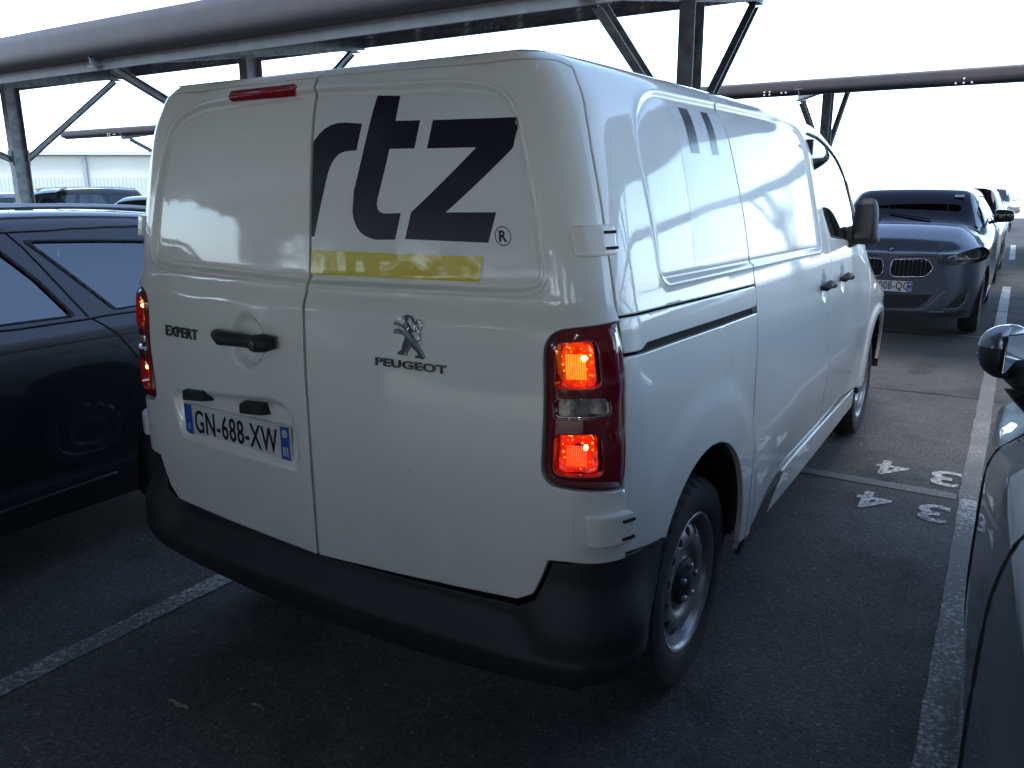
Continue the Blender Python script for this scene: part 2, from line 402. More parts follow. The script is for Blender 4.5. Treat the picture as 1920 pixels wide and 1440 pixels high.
def worn_paint(name, thr, scale=26., top_=(.62, .63, .61), low_=.12):
    m = bpy.data.materials.new(name); m.use_nodes = True; nt = m.node_tree; b = nt.nodes['Principled BSDF']; b.inputs['Roughness'].default_value = .7
    tc = nd(nt, 'ShaderNodeTexCoord'); n = nd(nt, 'ShaderNodeTexNoise', Scale=scale, Detail=8., Roughness=.75); nt.links.new(tc.outputs['Object'], n.inputs['Vector'])
    n1 = nd(nt, 'ShaderNodeTexNoise', Scale=1.6, Detail=3.); nt.links.new(tc.outputs['Object'], n1.inputs['Vector'])
    ad = nd(nt, 'ShaderNodeMath', operation='MULTIPLY_ADD'); ad.inputs[1].default_value = .55; nt.links.new(n1.outputs['Fac'], ad.inputs[0]); nt.links.new(n.outputs['Fac'], ad.inputs[2])
    r = nd(nt, 'ShaderNodeValToRGB'); r.color_ramp.elements[0].position = thr; r.color_ramp.elements[1].position = thr+.16; nt.links.new(ad.outputs[0], r.inputs['Fac'])
    n2 = nd(nt, 'ShaderNodeTexNoise', Scale=90., Detail=3.); nt.links.new(tc.outputs['Object'], n2.inputs['Vector'])
    c2 = nd(nt, 'ShaderNodeValToRGB'); c2.color_ramp.elements[0].color = (*(v*.45 for v in top_), 1); c2.color_ramp.elements[1].color = (*top_, 1); c2.color_ramp.elements[0].position = .35; c2.color_ramp.elements[1].position = .65; nt.links.new(n2.outputs['Fac'], c2.inputs['Fac'])
    mx = nd(nt, 'ShaderNodeMix', data_type='RGBA'); mx.inputs[6].default_value = (low_, low_, low_, 1); nt.links.new(c2.outputs[0], mx.inputs[7]); nt.links.new(r.outputs[0], mx.inputs[0]); nt.links.new(mx.outputs[2], b.inputs['Base Color'])
    bp = nd(nt, 'ShaderNodeBump', Strength=.7, Distance=.003); nt.links.new(n2.outputs['Fac'], bp.inputs['Height']); nt.links.new(bp.outputs[0], b.inputs['Normal'])
    return m
PAINTA = worn_paint('worn_line_paint', .74, 55., (.56, .57, .56), .085); PAINTB = worn_paint('fresh_line_paint', .62, 60.); PAINTC = worn_paint('very_worn_line_paint', .80, 60., (.34, .35, .34), .11); PAINTD = worn_paint('worn_number_paint', .70, 45., (.60, .61, .60), .09)
g = MB(); g.add([(-60, -5.6, .004), (60, -5.6, .004), (60, -2.45, .004), (-60, -2.45, .004)], [(0, 1, 2, 3)]); o = g.build('added_bounce_strip', mat('bounce_concrete', (.42, .385, .32), .85, noise=(1.5, .6, (.33, .30, .25)))); tag(o, kind='structure')  # unseen strip added behind the camera to bounce warm light onto rear doors
g = MB(); g.add([(-600, 44, .004), (600, 44, .004), (600, 890, .004), (-600, 890, .004)], [(0, 1, 2, 3)]); o = g.build('far_haze_sheet', mat('painted_haze', (.62, .60, .55), .8, noise=(.05, .6, (.5, .48, .45)))); tag(o, kind='structure')  # far ground coloured pale to imitate bleached white haze
g = MB(); g.add([(-600, -600, 0), (600, -600, 0), (600, 900, 0), (-600, 900, 0)], [(0, 1, 2, 3)]); o = g.build('ground', ASPH); tag(o, kind='structure')
def strip(name, pts, w, m, z=.004, label=None):
    # hand-painted strip with slightly ragged edges
    rnd = random.Random(hash(name) % 999 if False else len(name)); P = dens(pts, .12, False); V = []; Fc = []
    for i, p in enumerate(P):
        t = P[min(i+1, len(P)-1)]-P[max(i-1, 0)]; t /= np.linalg.norm(t); n = np.array([-t[1], t[0]])
        a = w/2+rnd.uniform(-.004, .004); b = w/2+rnd.uniform(-.004, .004)
        V += [(*(p+n*a), z), (*(p-n*b), z)]
    for i in range(len(P)-1): Fc.append((2*i, 2*i+1, 2*i+3, 2*i+2))
    o = mesh_obj(name, V, Fc, m); tag(o, label, kind='structure'); return o
strip('parking_line', [(1.67, -2.4), (1.655, .3), (1.615, 3.02)], .115, PAINTA)
strip('parking_line', [(1.60, 3.03), (1.56, 8.0)], .10, PAINTC)
strip('parking_line', [(1.565, 8.65), (1.53, 13.5)], .115, PAINTB)
strip('parking_line', [(1.50, 19), (1.44, 24)], .115, PAINTB)
strip('parking_line', [(-.94, -2.4), (-1.0, -.5), (-1.03, 3.0)], .10, PAINTA)
strip('parking_line', [(-1.04, 8.34), (-1.06, 13.5)], .10, PAINTB)
strip('bay_line', [(-8, 3.07), (1.54, 3.03)], .095, PAINTC)
strip('bay_line', [(-8, 8.25), (1.45, 8.30)], .085, PAINTC)
for k in (3, 4, 5):
    strip('parking_line', [(1.65+2.6*(k-2), -2.4), (1.61+2.6*(k-2), 3.0)], .1, PAINTA)
g = MB()
P = [(-8+i*.35, 5.35+.03*math.sin(i*1.7)+.02*math.sin(i*.6), .0035) for i in range(40)]
V = []; Fc = []
for i, p in enumerate(P): V += [(p[0], p[1]+.006, p[2]), (p[0], p[1]-.006-.004*(i % 3), p[2])]
for i in range(39): Fc.append((2*i, 2*i+1, 2*i+3, 2*i+2))
o = mesh_obj('ground_crack', V, Fc, mat('crack', (.012, .012, .012), .9)); tag(o, kind='structure')
def ground_digit(ch, x, y, w, h, m, rot=math.pi):
    V, Fc = text_mesh(ch, 1., offset=.02, extr=0); ext = V.max(0)-V.min(0); V[:, 0] *= w/ext[0]; V[:, 1] *= h/ext[1]
    c, s = math.cos(rot), math.sin(rot); X = V[:, 0]*c-V[:, 1]*s+x; Y = V[:, 0]*s+V[:, 1]*c+y
    o = mesh_obj('painted_number', np.stack([X, Y, np.full(len(X), .0045)], 1), Fc, m); tag(o, kind='structure'); return o
ground_digit('4', 1.19, 3.32, .17, .27, PAINTD); ground_digit('3', 1.47, 3.30, .15, .27, PAINTD)
ground_digit('4', 1.18, 2.74, .17, .26, PAINTD); ground_digit('3', 1.46, 2.72, .14, .25, PAINTD)
# small debris on the asphalt
rnd = random.Random(3)
leaf = mat('dry_leaf', (.15, .14, .12), .8)
for k, (x, y, s) in enumerate([(-.42, -.25, .026), (-.2, -.12, .016), (-.62, -.62, .014), (-.75, .05, .012), (.35, -.35, .012), (.9, 1.6, .012), (1.2, 2.2, .01)]):
    b = MB(); P = [(x+(i-2)*s*.9, y+rnd.uniform(-.3, .3)*s, .004+.004*(i % 2)) for i in range(5)]
    V = []; Fc = []
    for i, p in enumerate(P):
        w = s*(.12+.25*(1-abs(i-2)/2.2)); V += [(p[0], p[1]+w, p[2]), (p[0], p[1]-w, p[2]), (p[0], p[1], p[2]+s*.25)]
    for i in range(4): Fc += [(3*i, 3*i+3, 3*i+5, 3*i+2), (3*i+1, 3*i+2, 3*i+5, 3*i+4)]
    b.add(V, Fc); o = b.build('dry_leaf', leaf)
    if k == 0: tag(o, 'long pale dry leaf lying on the dark asphalt behind the white van', 'leaf')
    else: tag(o, ['', 'small pale leaf scrap just behind the long dry leaf', 'leaf scrap nearest the left parking line', 'tiny leaf scrap beside the left parking line, close to the bumper', 'tiny leaf scrap in the shadow under the bumper corner', 'tiny leaf scrap beside the rear wheel', 'tiny leaf scrap between the van and the right parking line'][k], 'leaf', 'scraps of dry leaf on the asphalt')

# ------------------------------------------------------------------ canopies
GALV = mat('galvanised_steel', (.34, .35, .36), .5, metal=.35, noise=(6, .8, (.10, .10, .11)), bump=(60, .1, .001))
GUTT = mat('brown_gutter_metal', (.072, .067, .074), .45, metal=.15, noise=(4.5, .8, (.105, .085, .076)), bump=(2.2, .3, .012))
BEIGE = mat('panel_underside', (.36, .335, .30), .6, noise=(5, .7, (.24, .22, .20)))
PANEL = mat('solar_panel', (.012, .014, .03), .12, coat=.8)
def canopy(y0, xs, x0, x1, label, gs=1.0, gz=0.):
    root = empty('parking_canopy', (xs[0], y0, 0), 0, label, 'canopy', 'rows of steel parking canopies')
    sl = .166; zc = 3.55
    za = lambda y: zc+sl*(y-y0)            # underside of the rafters
    for x in xs:
        m = MB(); m.ibeam((x, y0, 0), (x, y0, za(y0)), .18, .30, .014, up=(0, 1, 0)); m.box((x, y0, .012), (.34, .46, .024))
        for dx in (-.12, .12):
            for dy in (-.17, .17): m.tube([(x+dx, y0+dy, .02), (x+dx, y0+dy, .07)], .014, 6)
        m.build('post', GALV, root)
        m = MB(); m.ibeam((x, y0-2.62, za(y0-2.62)+.11), (x, y0+2.62, za(y0+2.62)+.11), .16, .22, .012); m.build('rafter', GALV, root)
        for sgn in (-1, 1):
            yt = y0+sgn*2.3; m = MB()
            m.ibeam((x, y0+sgn*.14, 2.15), (x, yt, za(yt)-.03), .10, .10, .01, up=(0, 1, 0) if False else (0, 0, 1)); m.box((x, yt, za(yt)-.012), (.15, .26, .022)); m.box((x, y0+sgn*.16, 2.2), (.14, .03, .3))
            m.build('brace', GALV, root)
    for (yy, hh, nm) in ((y0-2.35, .22, 'purlin'), (y0-.8, .2, 'purlin'), (y0+.8, .2, 'purlin'), (y0+2.68, .36, 'purlin')):
        m = MB(); z = za(yy)+(.23 if hh < .3 or gs < 1 else .03)
        if gs < 1: hh = .10
        # C section
        m.box(((x0+x1)/2, yy, z+hh/2), (x1-x0, .006, hh)); m.box(((x0+x1)/2, yy-.035, z+.003), (x1-x0, .07, .006)); m.box(((x0+x1)/2, yy-.035, z+hh-.003), (x1-x0, .064, .006))
        if hh > .3: m.box(((x0+x1)/2, yy-.012, z+.15), (x1-x0, .02, .012))
        m.build(nm, GALV, root)
    m = MB()
    for x in xs:
        bl_ = ((y0+2.68, .10), ) if gs == 1 else ((y0-2.47, .12), )
        for yy, zz in bl_:
            for dx, dz in ((-.62, .0), (-.62, .05), (-.52, .0), (-.52, .05), (-.30, .02), (-.22, .02), (2.6, .0), (2.72, .0), (2.72, .07), (2.84, .0)):
                z = za(yy)+zz+dz; yb_ = yy-.010 if gs == 1 else yy-.20
                m.add([(x+dx+.016*math.cos(a*math.pi/4), yb_-.012, z+.016*math.sin(a*math.pi/4)) for a in range(8)]+[(x+dx+.016*math.cos(a*math.pi/4), yb_+.01, z+.016*math.sin(a*math.pi/4)) for a in range(8)], [tuple(range(8))]+[(i, (i+1) % 8, 8+(i+1) % 8, 8+i) for i in range(8)])
    o = m.build('bright_hole_discs', mat('sky_in_bolt_hole', (.85, .86, .88), .3, metal=.2), root); o['kind'] = 'stuff'  # bright discs imitate sky light showing through bolt holes
    # roof of panels, one module row after another
    ya, yb = y0-2.55, y0+3.35; n = max(1, int((x1-x0)/1.04)); zr = .46 if gs == 1 else .34
    proto = None
    m = MB(); pw = (x1-x0)/n
    for i in range(n):
        for j in range(3):
            u0 = ya+(yb-ya)*j/3+.008; u1 = ya+(yb-ya)*(j+1)/3-.008; a = x0+i*pw+.008; b = a+pw-.016
            V = [(a, u0, za(u0)+zr), (b, u0, za(u0)+zr), (b, u1, za(u1)+zr), (a, u1, za(u1)+zr)]
            V += [(p[0], p[1], p[2]+.035) for p in V]; m.add(V, [(0, 1, 2, 3), (4, 5, 6, 7), (0, 1, 5, 4), (1, 2, 6, 5), (2, 3, 7, 6), (3, 0, 4, 7)])
    o = m.build('solar_roof', PANEL, root); o['kind'] = 'stuff'
    o.data.materials.append(BEIGE)
    for p in o.data.polygons:
        if p.normal.z < -.5: p.material_index = 1
    # liner under the eave and round brown gutter along the low edge
    m = MB(); yg = y0-2.52
    V = [(x0, yg, za(yg)-.02), (x1, yg, za(yg)-.02), (x1, yg+.03, za(yg)+.12), (x0, yg+.03, za(yg)+.12)]
    m.box(((x0+x1)/2, yg+.05, za(yg)+(.03 if gs == 1 else .17)), (x1-x0, .03, .14)); m.build('eave_flashing', BEIGE if gs == 1 else GUTT, root)
    m = MB(); k = 26; prof = []
    for i in range(k+1):
        a = -math.pi*.62+i/k*math.pi*1.12
        ca_, sa_ = math.cos(a-.35), math.sin(a); prof.append((yg-.03-gs*.15*abs(ca_)**.5*np.sign(ca_), za(yg)+gz+gs*(.30+.215*abs(sa_)**.62*np.sign(sa_))))
    V = [];
    xsn = np.linspace(x0, x1, max(2, int((x1-x0)/3.0)+1))
    for q, x in enumerate(xsn):
        for (yy, zz) in prof: V.append((x, yy, zz+.004*math.sin(q*2.1)))
    Fc = []
    for q in range(len(xsn)-1):
        for i in range(k): Fc.append((q*(k+1)+i, (q+1)*(k+1)+i, (q+1)*(k+1)+i+1, q*(k+1)+i+1))
    m.add(V, Fc)
    o = m.build('gutter', GUTT, root, smooth=True)
    m = MB()
    for x in np.arange(x0+1.2, x1, 1.55):
        m.box((x, yg+.02, za(yg)+gz+gs*.515), (.035, .2, .01)); m.box((x, yg-.12*gs, za(yg)+gz+gs*.50), (.03, .02, .03))
    o = m.build('gutter_straps', mat('zinc', (.4, .42, .45), .4, metal=.5), root); o['kind'] = 'stuff'
    return root
PX = [-1.7+7.1*k for k in range(-5, 5)]
canopy(7.5, [x for x in PX if x < 28], -40, 30, 'grey steel canopy with brown gutter crossing the picture just beyond the white van')
canopy(17.35, [-2.24+7.1*k for k in range(-3, 5)], -27.0, 30, 'farther steel canopy that crosses the sky above the grey blue sport utility car', gs=.52, gz=.10)
canopy(-2.35, [x for x in PX if -20 < x < 28], -21, 26, 'steel canopy standing right above the back end of the white van')
canopy(-12.2, [x for x in PX if -20 < x < 28], -21, 26, 'steel canopy behind the photographer, farthest back of the rows')

# ------------------------------------------------------------------ generic car-body surface
def make_surf(plan, taper_s, prof_d, prof_z, Htop, zb, ztop, rear_k=.55, front_k=.6, rear_blend=(.30, .22), yf=(4.3, 5.0)):
    P = np.array(plan); s = np.r_[0, np.cumsum(np.hypot(*np.diff(P, axis=0).T))]
    S = np.linspace(0, s[-1], 2400); X = np.interp(S, s, P[:, 0]); Y = np.interp(S, s, P[:, 1])
    k = np.hanning(61); k /= k.sum()
    Xp = np.r_[-X[30:0:-1], X, -X[-2:-32:-1]]; Yp = np.r_[Y[30:0:-1], Y, Y[-2:-32:-1]]
    X = np.convolve(Xp, k, 'valid'); Y = np.convolve(Yp, k, 'valid')
    W = X.max(); sc = float(np.interp(taper_s, Y[:1000], S[:1000]))
    def f(s, q):
        s = np.asarray(s, float); q = np.asarray(q, float); x = np.interp(s, S, X); y = np.interp(s, S, Y); d = prof_d(q); z = prof_z(q)
        kr = 1-sm(sc-rear_blend[0], sc+rear_blend[1], s); kf = sm(yf[0], yf[1], y)
        ox = -((x/W)*sm(0, W, x)**.3)*(1-kf*.4); oy = kr*rear_k-kf*front_k
        x2 = x+ox*d; y2 = y+oy*d; h = (Htop(y2)-zb)/(ztop-zb)
        z2 = np.where(z > zb, zb+(z-zb)*h, z); return np.stack([x2, y2, z2], -1)
    f.S, f.X, f.Y, f.smax = S, X, Y, S[-1]
    i0 = int(np.argmax(X > W*.97)); i1 = len(X)-1-int(np.argmax(X[::-1] > W*.88))
    f.s_of_y = lambda y: np.interp(y, Y[i0:i1], S[i0:i1])
    def sq(y, z):
        s0 = float(f.s_of_y(y)); q = z
        qs = np.linspace(.1, 2.3, 441); pz = f(np.full(441, s0), qs)[:, 2]; i = int(np.argmax(pz >= z)) or 440
        return (s0, float(qs[i]))
    f.sq = sq; return f
def poly_yz(f, pts): return [f.sq(y, z) for y, z in pts]
def cap(name, f, q0, m, parent, crown=.02, y0=None, y1=None, w1=1., n=(90, 24), lift=0., sgn=0, bow=0., extra=None):
    """roof/bonnet/windscreen sheet spanning the body between its two sides"""
    ss = np.linspace(0, f.smax, 1500); B = f(ss, np.full(1500, q0)); ymin, ymax = B[:, 1].min()+.002, B[:, 1].max()-.002
    o = np.argsort(B[:, 1]); yy = B[o, 1]; ybin = np.linspace(ymin, ymax, 400); xb = np.array([B[np.abs(B[:, 1]-t) < (ymax-ymin)/300, 0].max() if (np.abs(B[:, 1]-t) < (ymax-ymin)/300).any() else np.nan for t in ybin])
    zb = np.array([B[np.abs(B[:, 1]-t) < (ymax-ymin)/300, 2].mean() if (np.abs(B[:, 1]-t) < (ymax-ymin)/300).any() else np.nan for t in ybin])
    ok = ~np.isnan(xb); xb = np.interp(ybin, ybin[ok], xb[ok]); zb = np.interp(ybin, ybin[ok], zb[ok])
    a = ymin if y0 is None else max(ymin, y0); b = ymax if y1 is None else min(ymax, y1)
    t = np.linspace(0, 1, n[0]); ys = a+(b-a)*(t if y0 is not None or y1 is not None else .5-.5*np.cos(t*math.pi))
    V = []; Fc = []
    for y in ys:
        for w in np.linspace(-w1, w1, n[1]):
            yy = y+bow*(1-w*w) if (y0 is not None) else y
            yc = min(max(yy, ymin), ymax); x = np.interp(yc, ybin, xb)*w; z = np.interp(yc, ybin, zb)+crown*(1-w*w)*min(1, (yc-ymin)/.25, max(0, (ymax-yc)/.25))+lift
            V.append((x, yy, z))
    for i in range(n[0]-1):
        for j in range(n[1]-1):
            q = i*n[1]+j; Fc.append((q, q+1, q+n[1]+1, q+n[1]))
    return mesh_obj(name, V, Fc, m, parent, smooth=True)

def wheel(cx, cy, cz, r, rr, sgn, parent, style='steel', w=.20, detail=True):
    """cx = outer side-wall plane"""
    root_loc = (cx, cy, cz)
    m = MB(); n = 144 if detail else 40
    prof = [(-w, rr-.01), (-w, rr+.02), (-w+.005, r*.90), (-w+.03, r*.975), (-w+.06, r), (-.06, r), (-.028, r*.978), (-.006, r*.93), (0, rr+(r-rr)*.55), (-.004, rr+.022), (-.012, rr+.006), (-.03, rr-.008)]
    m.lathe(prof, (cx, cy, cz), n=n, sgn=sgn)
    if detail:
        k = len(prof)
        for j in range(n):
            if j % 4 == 0:
                for i in (5, 6):
                    x, y, z = m.v[j*k+i]; f = .972; m.v[j*k+i] = (x-sgn*.004, cy+(y-cy)*f, cz+(z-cz)*f)
    ty = m.build('wheel', RUBBER, parent, auto=35)
    if style == 'steel':
        rm = MB(); rm.lathe([(-.028, rr+.004), (-.016, rr+.007), (-.010, rr+.002), (-.013, rr-.008), (-.03, rr-.016), (-.075, rr-.022), (-.085, rr-.03)], (cx, cy, cz), n=72, sgn=sgn)
        rm.build('rim_flange', STEEL, ty, auto=50)
        pr = pchip([0, .045, .062, .075, .095, .125, .150, .175, .205], [.022, .022, .026, .042, .046, .028, .025, .034, .062])
        def sf(a, b):
            rad = np.hypot(a, b); return np.stack([cx-sgn*pr(rad), cy+a, cz+b], -1) if sgn > 0 else np.stack([-(cx-sgn*pr(rad)), cy+a, cz+b], -1)
        ang = np.linspace(0, 2*math.pi, 72, endpoint=False); out = [((rr-.024)*math.cos(t), (rr-.024)*math.sin(t)) for t in ang]
        holes = []
        for q in range(14):
            t = 2*math.pi*(q+.3)/14; c, s = math.cos(t), math.sin(t); h = []
            for u in range(14):
                v = 2*math.pi*u/14; er = .021*math.cos(v); et = .0185*math.sin(v)*(1+.25*math.cos(v)); rad = rr*.755+er; h.append((rad*c-et*s, rad*s+et*c))
            holes.append(h)
        panel('rim_disc', sf, out, STEEL, ty, holes=holes, step=.011, edge=.002, ret=.01, sgn=1 if sgn > 0 else -1)
        hb = MB(); hb.lathe([(-.105, rr*.97), (-.10, .02), (-.10, .001)], (cx, cy, cz), n=40, sgn=sgn); hb.build('brake_drum', DARK, ty)
        hb = MB(); hb.lathe([(-.034, .078), (-.028, .076), (-.022, .066), (-.016, .040), (-.012, .030), (-.010, .001)], (cx, cy, cz), n=48, sgn=sgn); hb.build('hub_cap', BLACKP, ty, auto=40)
        for q in range(5):
            t = 2*math.pi*(q+.15)/5; hb = MB(); hb.lathe([(-.03, .011), (-.010, .0105), (-.006, .007), (-.006, .0005)], (cx, cy+.056*math.cos(t), cz+.056*math.sin(t)), n=8, sgn=sgn); hb.build('wheel_bolt', mat('worn_bolt', (.35, .36, .38), .35, metal=.7), ty)
    else:
        rm = MB(); rm.lathe([(-.028, rr+.004), (-.010, rr+.004), (-.012, rr-.01), (-.09, rr-.03)], (cx, cy, cz), n=48, sgn=sgn); rm.lathe([(-.10, rr*.95), (-.1, .001)], (cx, cy, cz), n=32, sgn=sgn)
        for q in range(5):
            t = 2*math.pi*q/5; c, s = math.cos(t), math.sin(t)
            for da in (-.17, .17):
                e = (math.cos(t+da), math.sin(t+da))
                rm.bar((cx-sgn*.025, cy+.03*c, cz+.03*s), (cx-sgn*.03, cy+(rr-.01)*e[0], cz+(rr-.01)*e[1]), .03, .025, up=(1, 0, 0))
        rm.lathe([(-.05, .06), (-.016, .05), (-.012, .001)], (cx, cy, cz), n=24, sgn=sgn); rm.build('alloy_rim', mat('alloy', (.35, .36, .37), .3, metal=.8), ty)
    return ty

# ------------------------------------------------------------------ the white van
def van_plan():
    P = []
    for x in np.linspace(0, .80, 60): P.append((x, .035*(x/.8)**2.2))
    p0, p1, p2 = np.array([.80, .035]), np.array([.918, .05]), np.array([.930, .20])
    for t in np.linspace(0, 1, 40)[1:]: P.append(tuple((1-t)**2*p0+2*t*(1-t)*p1+t*t*p2))
    wy = pchip([.2, .8, 2.0, 3.2, 3.9, 4.3, 4.55], [.930, .945, .955, .952, .945, .92, .865])
    for y in np.linspace(.2, 4.55, 200)[1:]: P.append((float(wy(y)), y))
    p0, p1, p2 = np.array([.865, 4.55]), np.array([.76, 4.80]), np.array([.45, 4.90])
    for t in np.linspace(0, 1, 40)[1:]: P.append(tuple((1-t)**2*p0+2*t*(1-t)*p1+t*t*p2))
    for x in np.linspace(.45, 0, 30)[1:]: P.append((x, 4.96-.06*(x/.45)**1.6))
    return P
VH = pchip([0, .5, 1.5, 2.6, 3.0, 3.35, 3.95, 4.15, 4.5, 4.75, 4.96], [1.938, 1.942, 1.943, 1.926, 1.865, 1.69, 1.27, 1.17, 1.07, .97, .83])
vs = make_surf(van_plan(), .12,
    pchip([.1, .35, .55, .80, 1.05, 1.30, 1.526, 1.70, 1.76, 1.81, 1.86, 1.91, 1.96, 2.02, 2.10, 2.2], [.03, .012, .004, 0, 0, .024, .066, .112, .130, .150, .178, .208, .247, .300, .378, .476]),
    pchip([.1, 1.70, 1.76, 1.81, 1.86, 1.91, 1.96, 2.02, 2.10, 2.2], [.1, 1.70, 1.76, 1.808, 1.853, 1.893, 1.917, 1.934, 1.945, 1.950]), VH, .80, 1.950, rear_k=.45)
van = empty('delivery_van', (0, 2.4, 0), 0, 'white panel van with rtz lettering on its back doors and both tail lamps lit', 'van')
V = van
RECP = rounded([(.655, .955), (.075, 1.0), (.045, .79), (.62, .80)], [.03, .09, .05, .04])
RP = rounded([(.0, 1.878), (.60, 1.862), (.735, 1.825), (.768, 1.62), (.772, 1.385), (.70, 1.368), (0., 1.355)], [0, .10, .06, .10, .05, .03, 0])
RPC = list(RP)+[(-.3, 1.355), (-.3, 1.878)]
SPQ = rounded([(1.215, 1.367), (1.213, 1.77), (1.40, 1.872), (2.94, 1.884), (3.055, 1.86), (2.985, 1.55), (3.0, 1.335)], [.05, .10, .12, .05, .05, .08, .04])
AX, AZ, AR = .680, .455, .388
def rear_disp(a, b, left=False):
    P = np.stack([np.asarray(a, float), np.asarray(b, float)], -1)
    rp = np.array(RP)
    rp2 = np.vstack([rp, [[-.3, 1.355], [-.3, 1.878]]])       # runs on past the door gap
    d = sdf(P, rp2); h = -.010*sm(.006, -.006, d)+.0042*np.exp(-((d-.010)/.0055)**2)-.0034*np.exp(-((d+.009)/.0055)**2)
    h += .017*(1-sm(1.272, 1.345, P[:, 1]))
    # gentle press-work waves under the crease
    h += .0022*np.sin(P[:, 0]*21+.8)*np.exp(-((P[:, 1]-1.30)/.035)**2)
    if left:
        e = np.hypot((P[:, 0]-.245)/.080, (P[:, 1]-1.163)/.088); h += -.026*sm(1.02, .66, e)
        rec = rounded([(.655, .955), (.075, 1.0), (.045, .79), (.62, .80)], [.03, .09, .05, .04]); dd = sdf(P, np.array(rec))
        h += -.024*sm(.012, -.022, dd)*sm(.70, .90, P[:, 1])
    return h
def side_disp(a, b):
    P = np.stack([np.asarray(a, float), np.asarray(b, float)], -1); d = sdf(P, np.array(SPQ))
    h = -.009*sm(.007, -.008, d)+.0028*np.exp(-((d-.011)/.006)**2)-.0015*np.exp(-((d+.010)/.006)**2)
    h += .006*(1-sm(1.27, 1.345, P[:, 1]))
    y = P[:, 0]-.832
    # lower doors tuck in towards the sill
    h += -.034*(1-sm(.40, .74, P[:, 1]))*sm(1.15, 1.9, y)*(1-sm(3.1, 3.5, y))
    h += .007*np.exp(-((P[:, 1]-.80)/.11)**2)*sm(1.2, 1.8, y)*(1-sm(3.0, 3.5, y))
    # wheel-arch blister
    r = np.hypot(y-AX, (P[:, 1]-AZ)*1.0)
    h += .012*(1-sm(.50, .60, r))*sm(.12, .3, y)
    h += -.006*np.exp(-(((y-.86)/.035)**2+((P[:, 1]-1.035)/.05)**2))
    r2 = np.hypot(y-3.95, P[:, 1]-.44); h += .012*(1-sm(.46, .56, r2))
    h += .0004*np.sin(P[:, 0]*9.5+P[:, 1]*4)
    # dished door-handle hollows
    for yy in (2.17, 2.60): e = np.hypot((y-yy)/.055, (P[:, 1]-1.168)/.07); h += -.014*sm(1., .5, e)
    return h
def seam(q): return np.interp(q, [.5, .9, 1.5, 1.75, 1.888, 1.925], [.968, .958, .953, .962, 1.0, 1.005])
def rear_door_poly(left):
    p = [(.005, .535), (.69, .560 if left else .575), (.735, .60), (.755, .645), (.775, .702), (.82, .706), (.968, .70), (.960, .885)]
    p += rounded([(.960, .885), (.752, .900), (.768, 1.285), (.956, 1.303)], [0, .05, .07, 0])
    p += [(.953, 1.5), (.9575, 1.70), (.965, 1.77), (.99, 1.86), (1.0, 1.895), (.95, 1.918), (.8, 1.925), (.4, 1.928), (.005, 1.93)]
    return p
doors = {}
for sg, left in ((1, False), (-1, True)):
    d = panel('rear_door', vs, rear_door_poly(left), WHITE, V, step=.0135, disp=(lambda a, b, L=left: rear_disp(a, b, L)), edge=.004, ret=.022, sgn=sg, lines=[RPC]+([RECP] if left else []))
    d['label'] = 'left rear door with handle and number plate' if left else 'right rear door with dark rtz lettering'
    doors[left] = d
def vsurf(s, q, h=0., left=False, disp=None):
    """single point on the van, h metres proud"""
    a = np.array([abs(s)]); b = np.array([q]); e = 2e-3
    def p(a, b):
        P = vs(a, b); dx = vs(a+e, b)-vs(a-e, b); dy = vs(a, b+e)-vs(a, b-e); n = np.cross(dx, dy); n /= np.linalg.norm(n); return P, n
    P, n = p(a, b); dd = disp(a, b) if disp is not None else 0
    q3 = (P+n*(h+dd))[0]
    return (-q3[0] if left else q3[0], q3[1], q3[2])

# quarter panels, sliding doors, front doors, wings
G1 = 1.972
def q_at(s): return 1.98
upper = [(.962, 1.312), (.957, 1.5), (.9625, 1.70), (.970, 1.77), (.996, 1.86), (1.007, 1.895), (1.007, 1.985), (G1-.003, 1.985), (G1-.003, 1.284)]
cover = [(.962, 1.222), (.962, 1.306), (G1-.003, 1.278), (G1-.003, 1.210), (1.08, 1.232), (1.055, 1.2225), (1.04, 1.219)]
arcp = [(AX+.832+AR*math.cos(t), AZ+AR*math.sin(t)) for t in np.linspace(R(-10), R(146), 40)]
lower = [(.962, 1.213), (.964, .90), (.972, .708)]+[(1.16, .682), arcp[-1]]+arcp[::-1][1:]+[(1.905, .372), (G1-.003, .368), (G1-.003, 1.187), (1.05, 1.209)]
slide = [(G1+.003, .36), (G1+.003, 1.9), (G1+.01, 1.915), (G1+.03, 1.923), (3.15, 1.925), (3.18, 1.90)]+[(3.10, 1.70), (3.085, 1.60), (3.12, 1.46), (3.155, 1.36), (3.18, 1.24), (3.175, 1.09), (3.165, .90), (3.19, .72), (3.25, .58), (3.34, .46), (3.36, .44), (2.75, .445), (2.35, .43), (2.18, .39), (2.08, .36)]
winp = poly_yz(vs, rounded([(2.40, 1.360), (2.285, 1.50), (2.245, 1.68), (2.275, 1.815), (2.42, 1.842), (2.65, 1.825), (2.90, 1.775), (3.12, 1.67), (3.42, 1.455), (3.60, 1.32), (3.50, 1.285), (2.9, 1.315)], [.03, .05, .05, .05, .05, .05, .05, .05, .03, .03, .02, 0]))
frontd = [(3.346, .445), (3.255, .60), (3.197, .73), (3.172, .90), (3.181, 1.09), (3.187, 1.24), (3.162, 1.36), (3.127, 1.46), (3.092, 1.60), (3.107, 1.70), (3.187, 1.90), (3.20, 1.925), (3.75, 1.925), (4.05, 1.925), (4.36, 1.93), (4.36, 1.62), (4.335, 1.30), (4.30, 1.0), (4.335, .70), (4.255, .445)]
F0 = 3.95; FR = .395
arcf = [(F0+.832+FR*math.cos(t), .44+FR*math.sin(t)) for t in np.linspace(R(0), R(176), 40)]
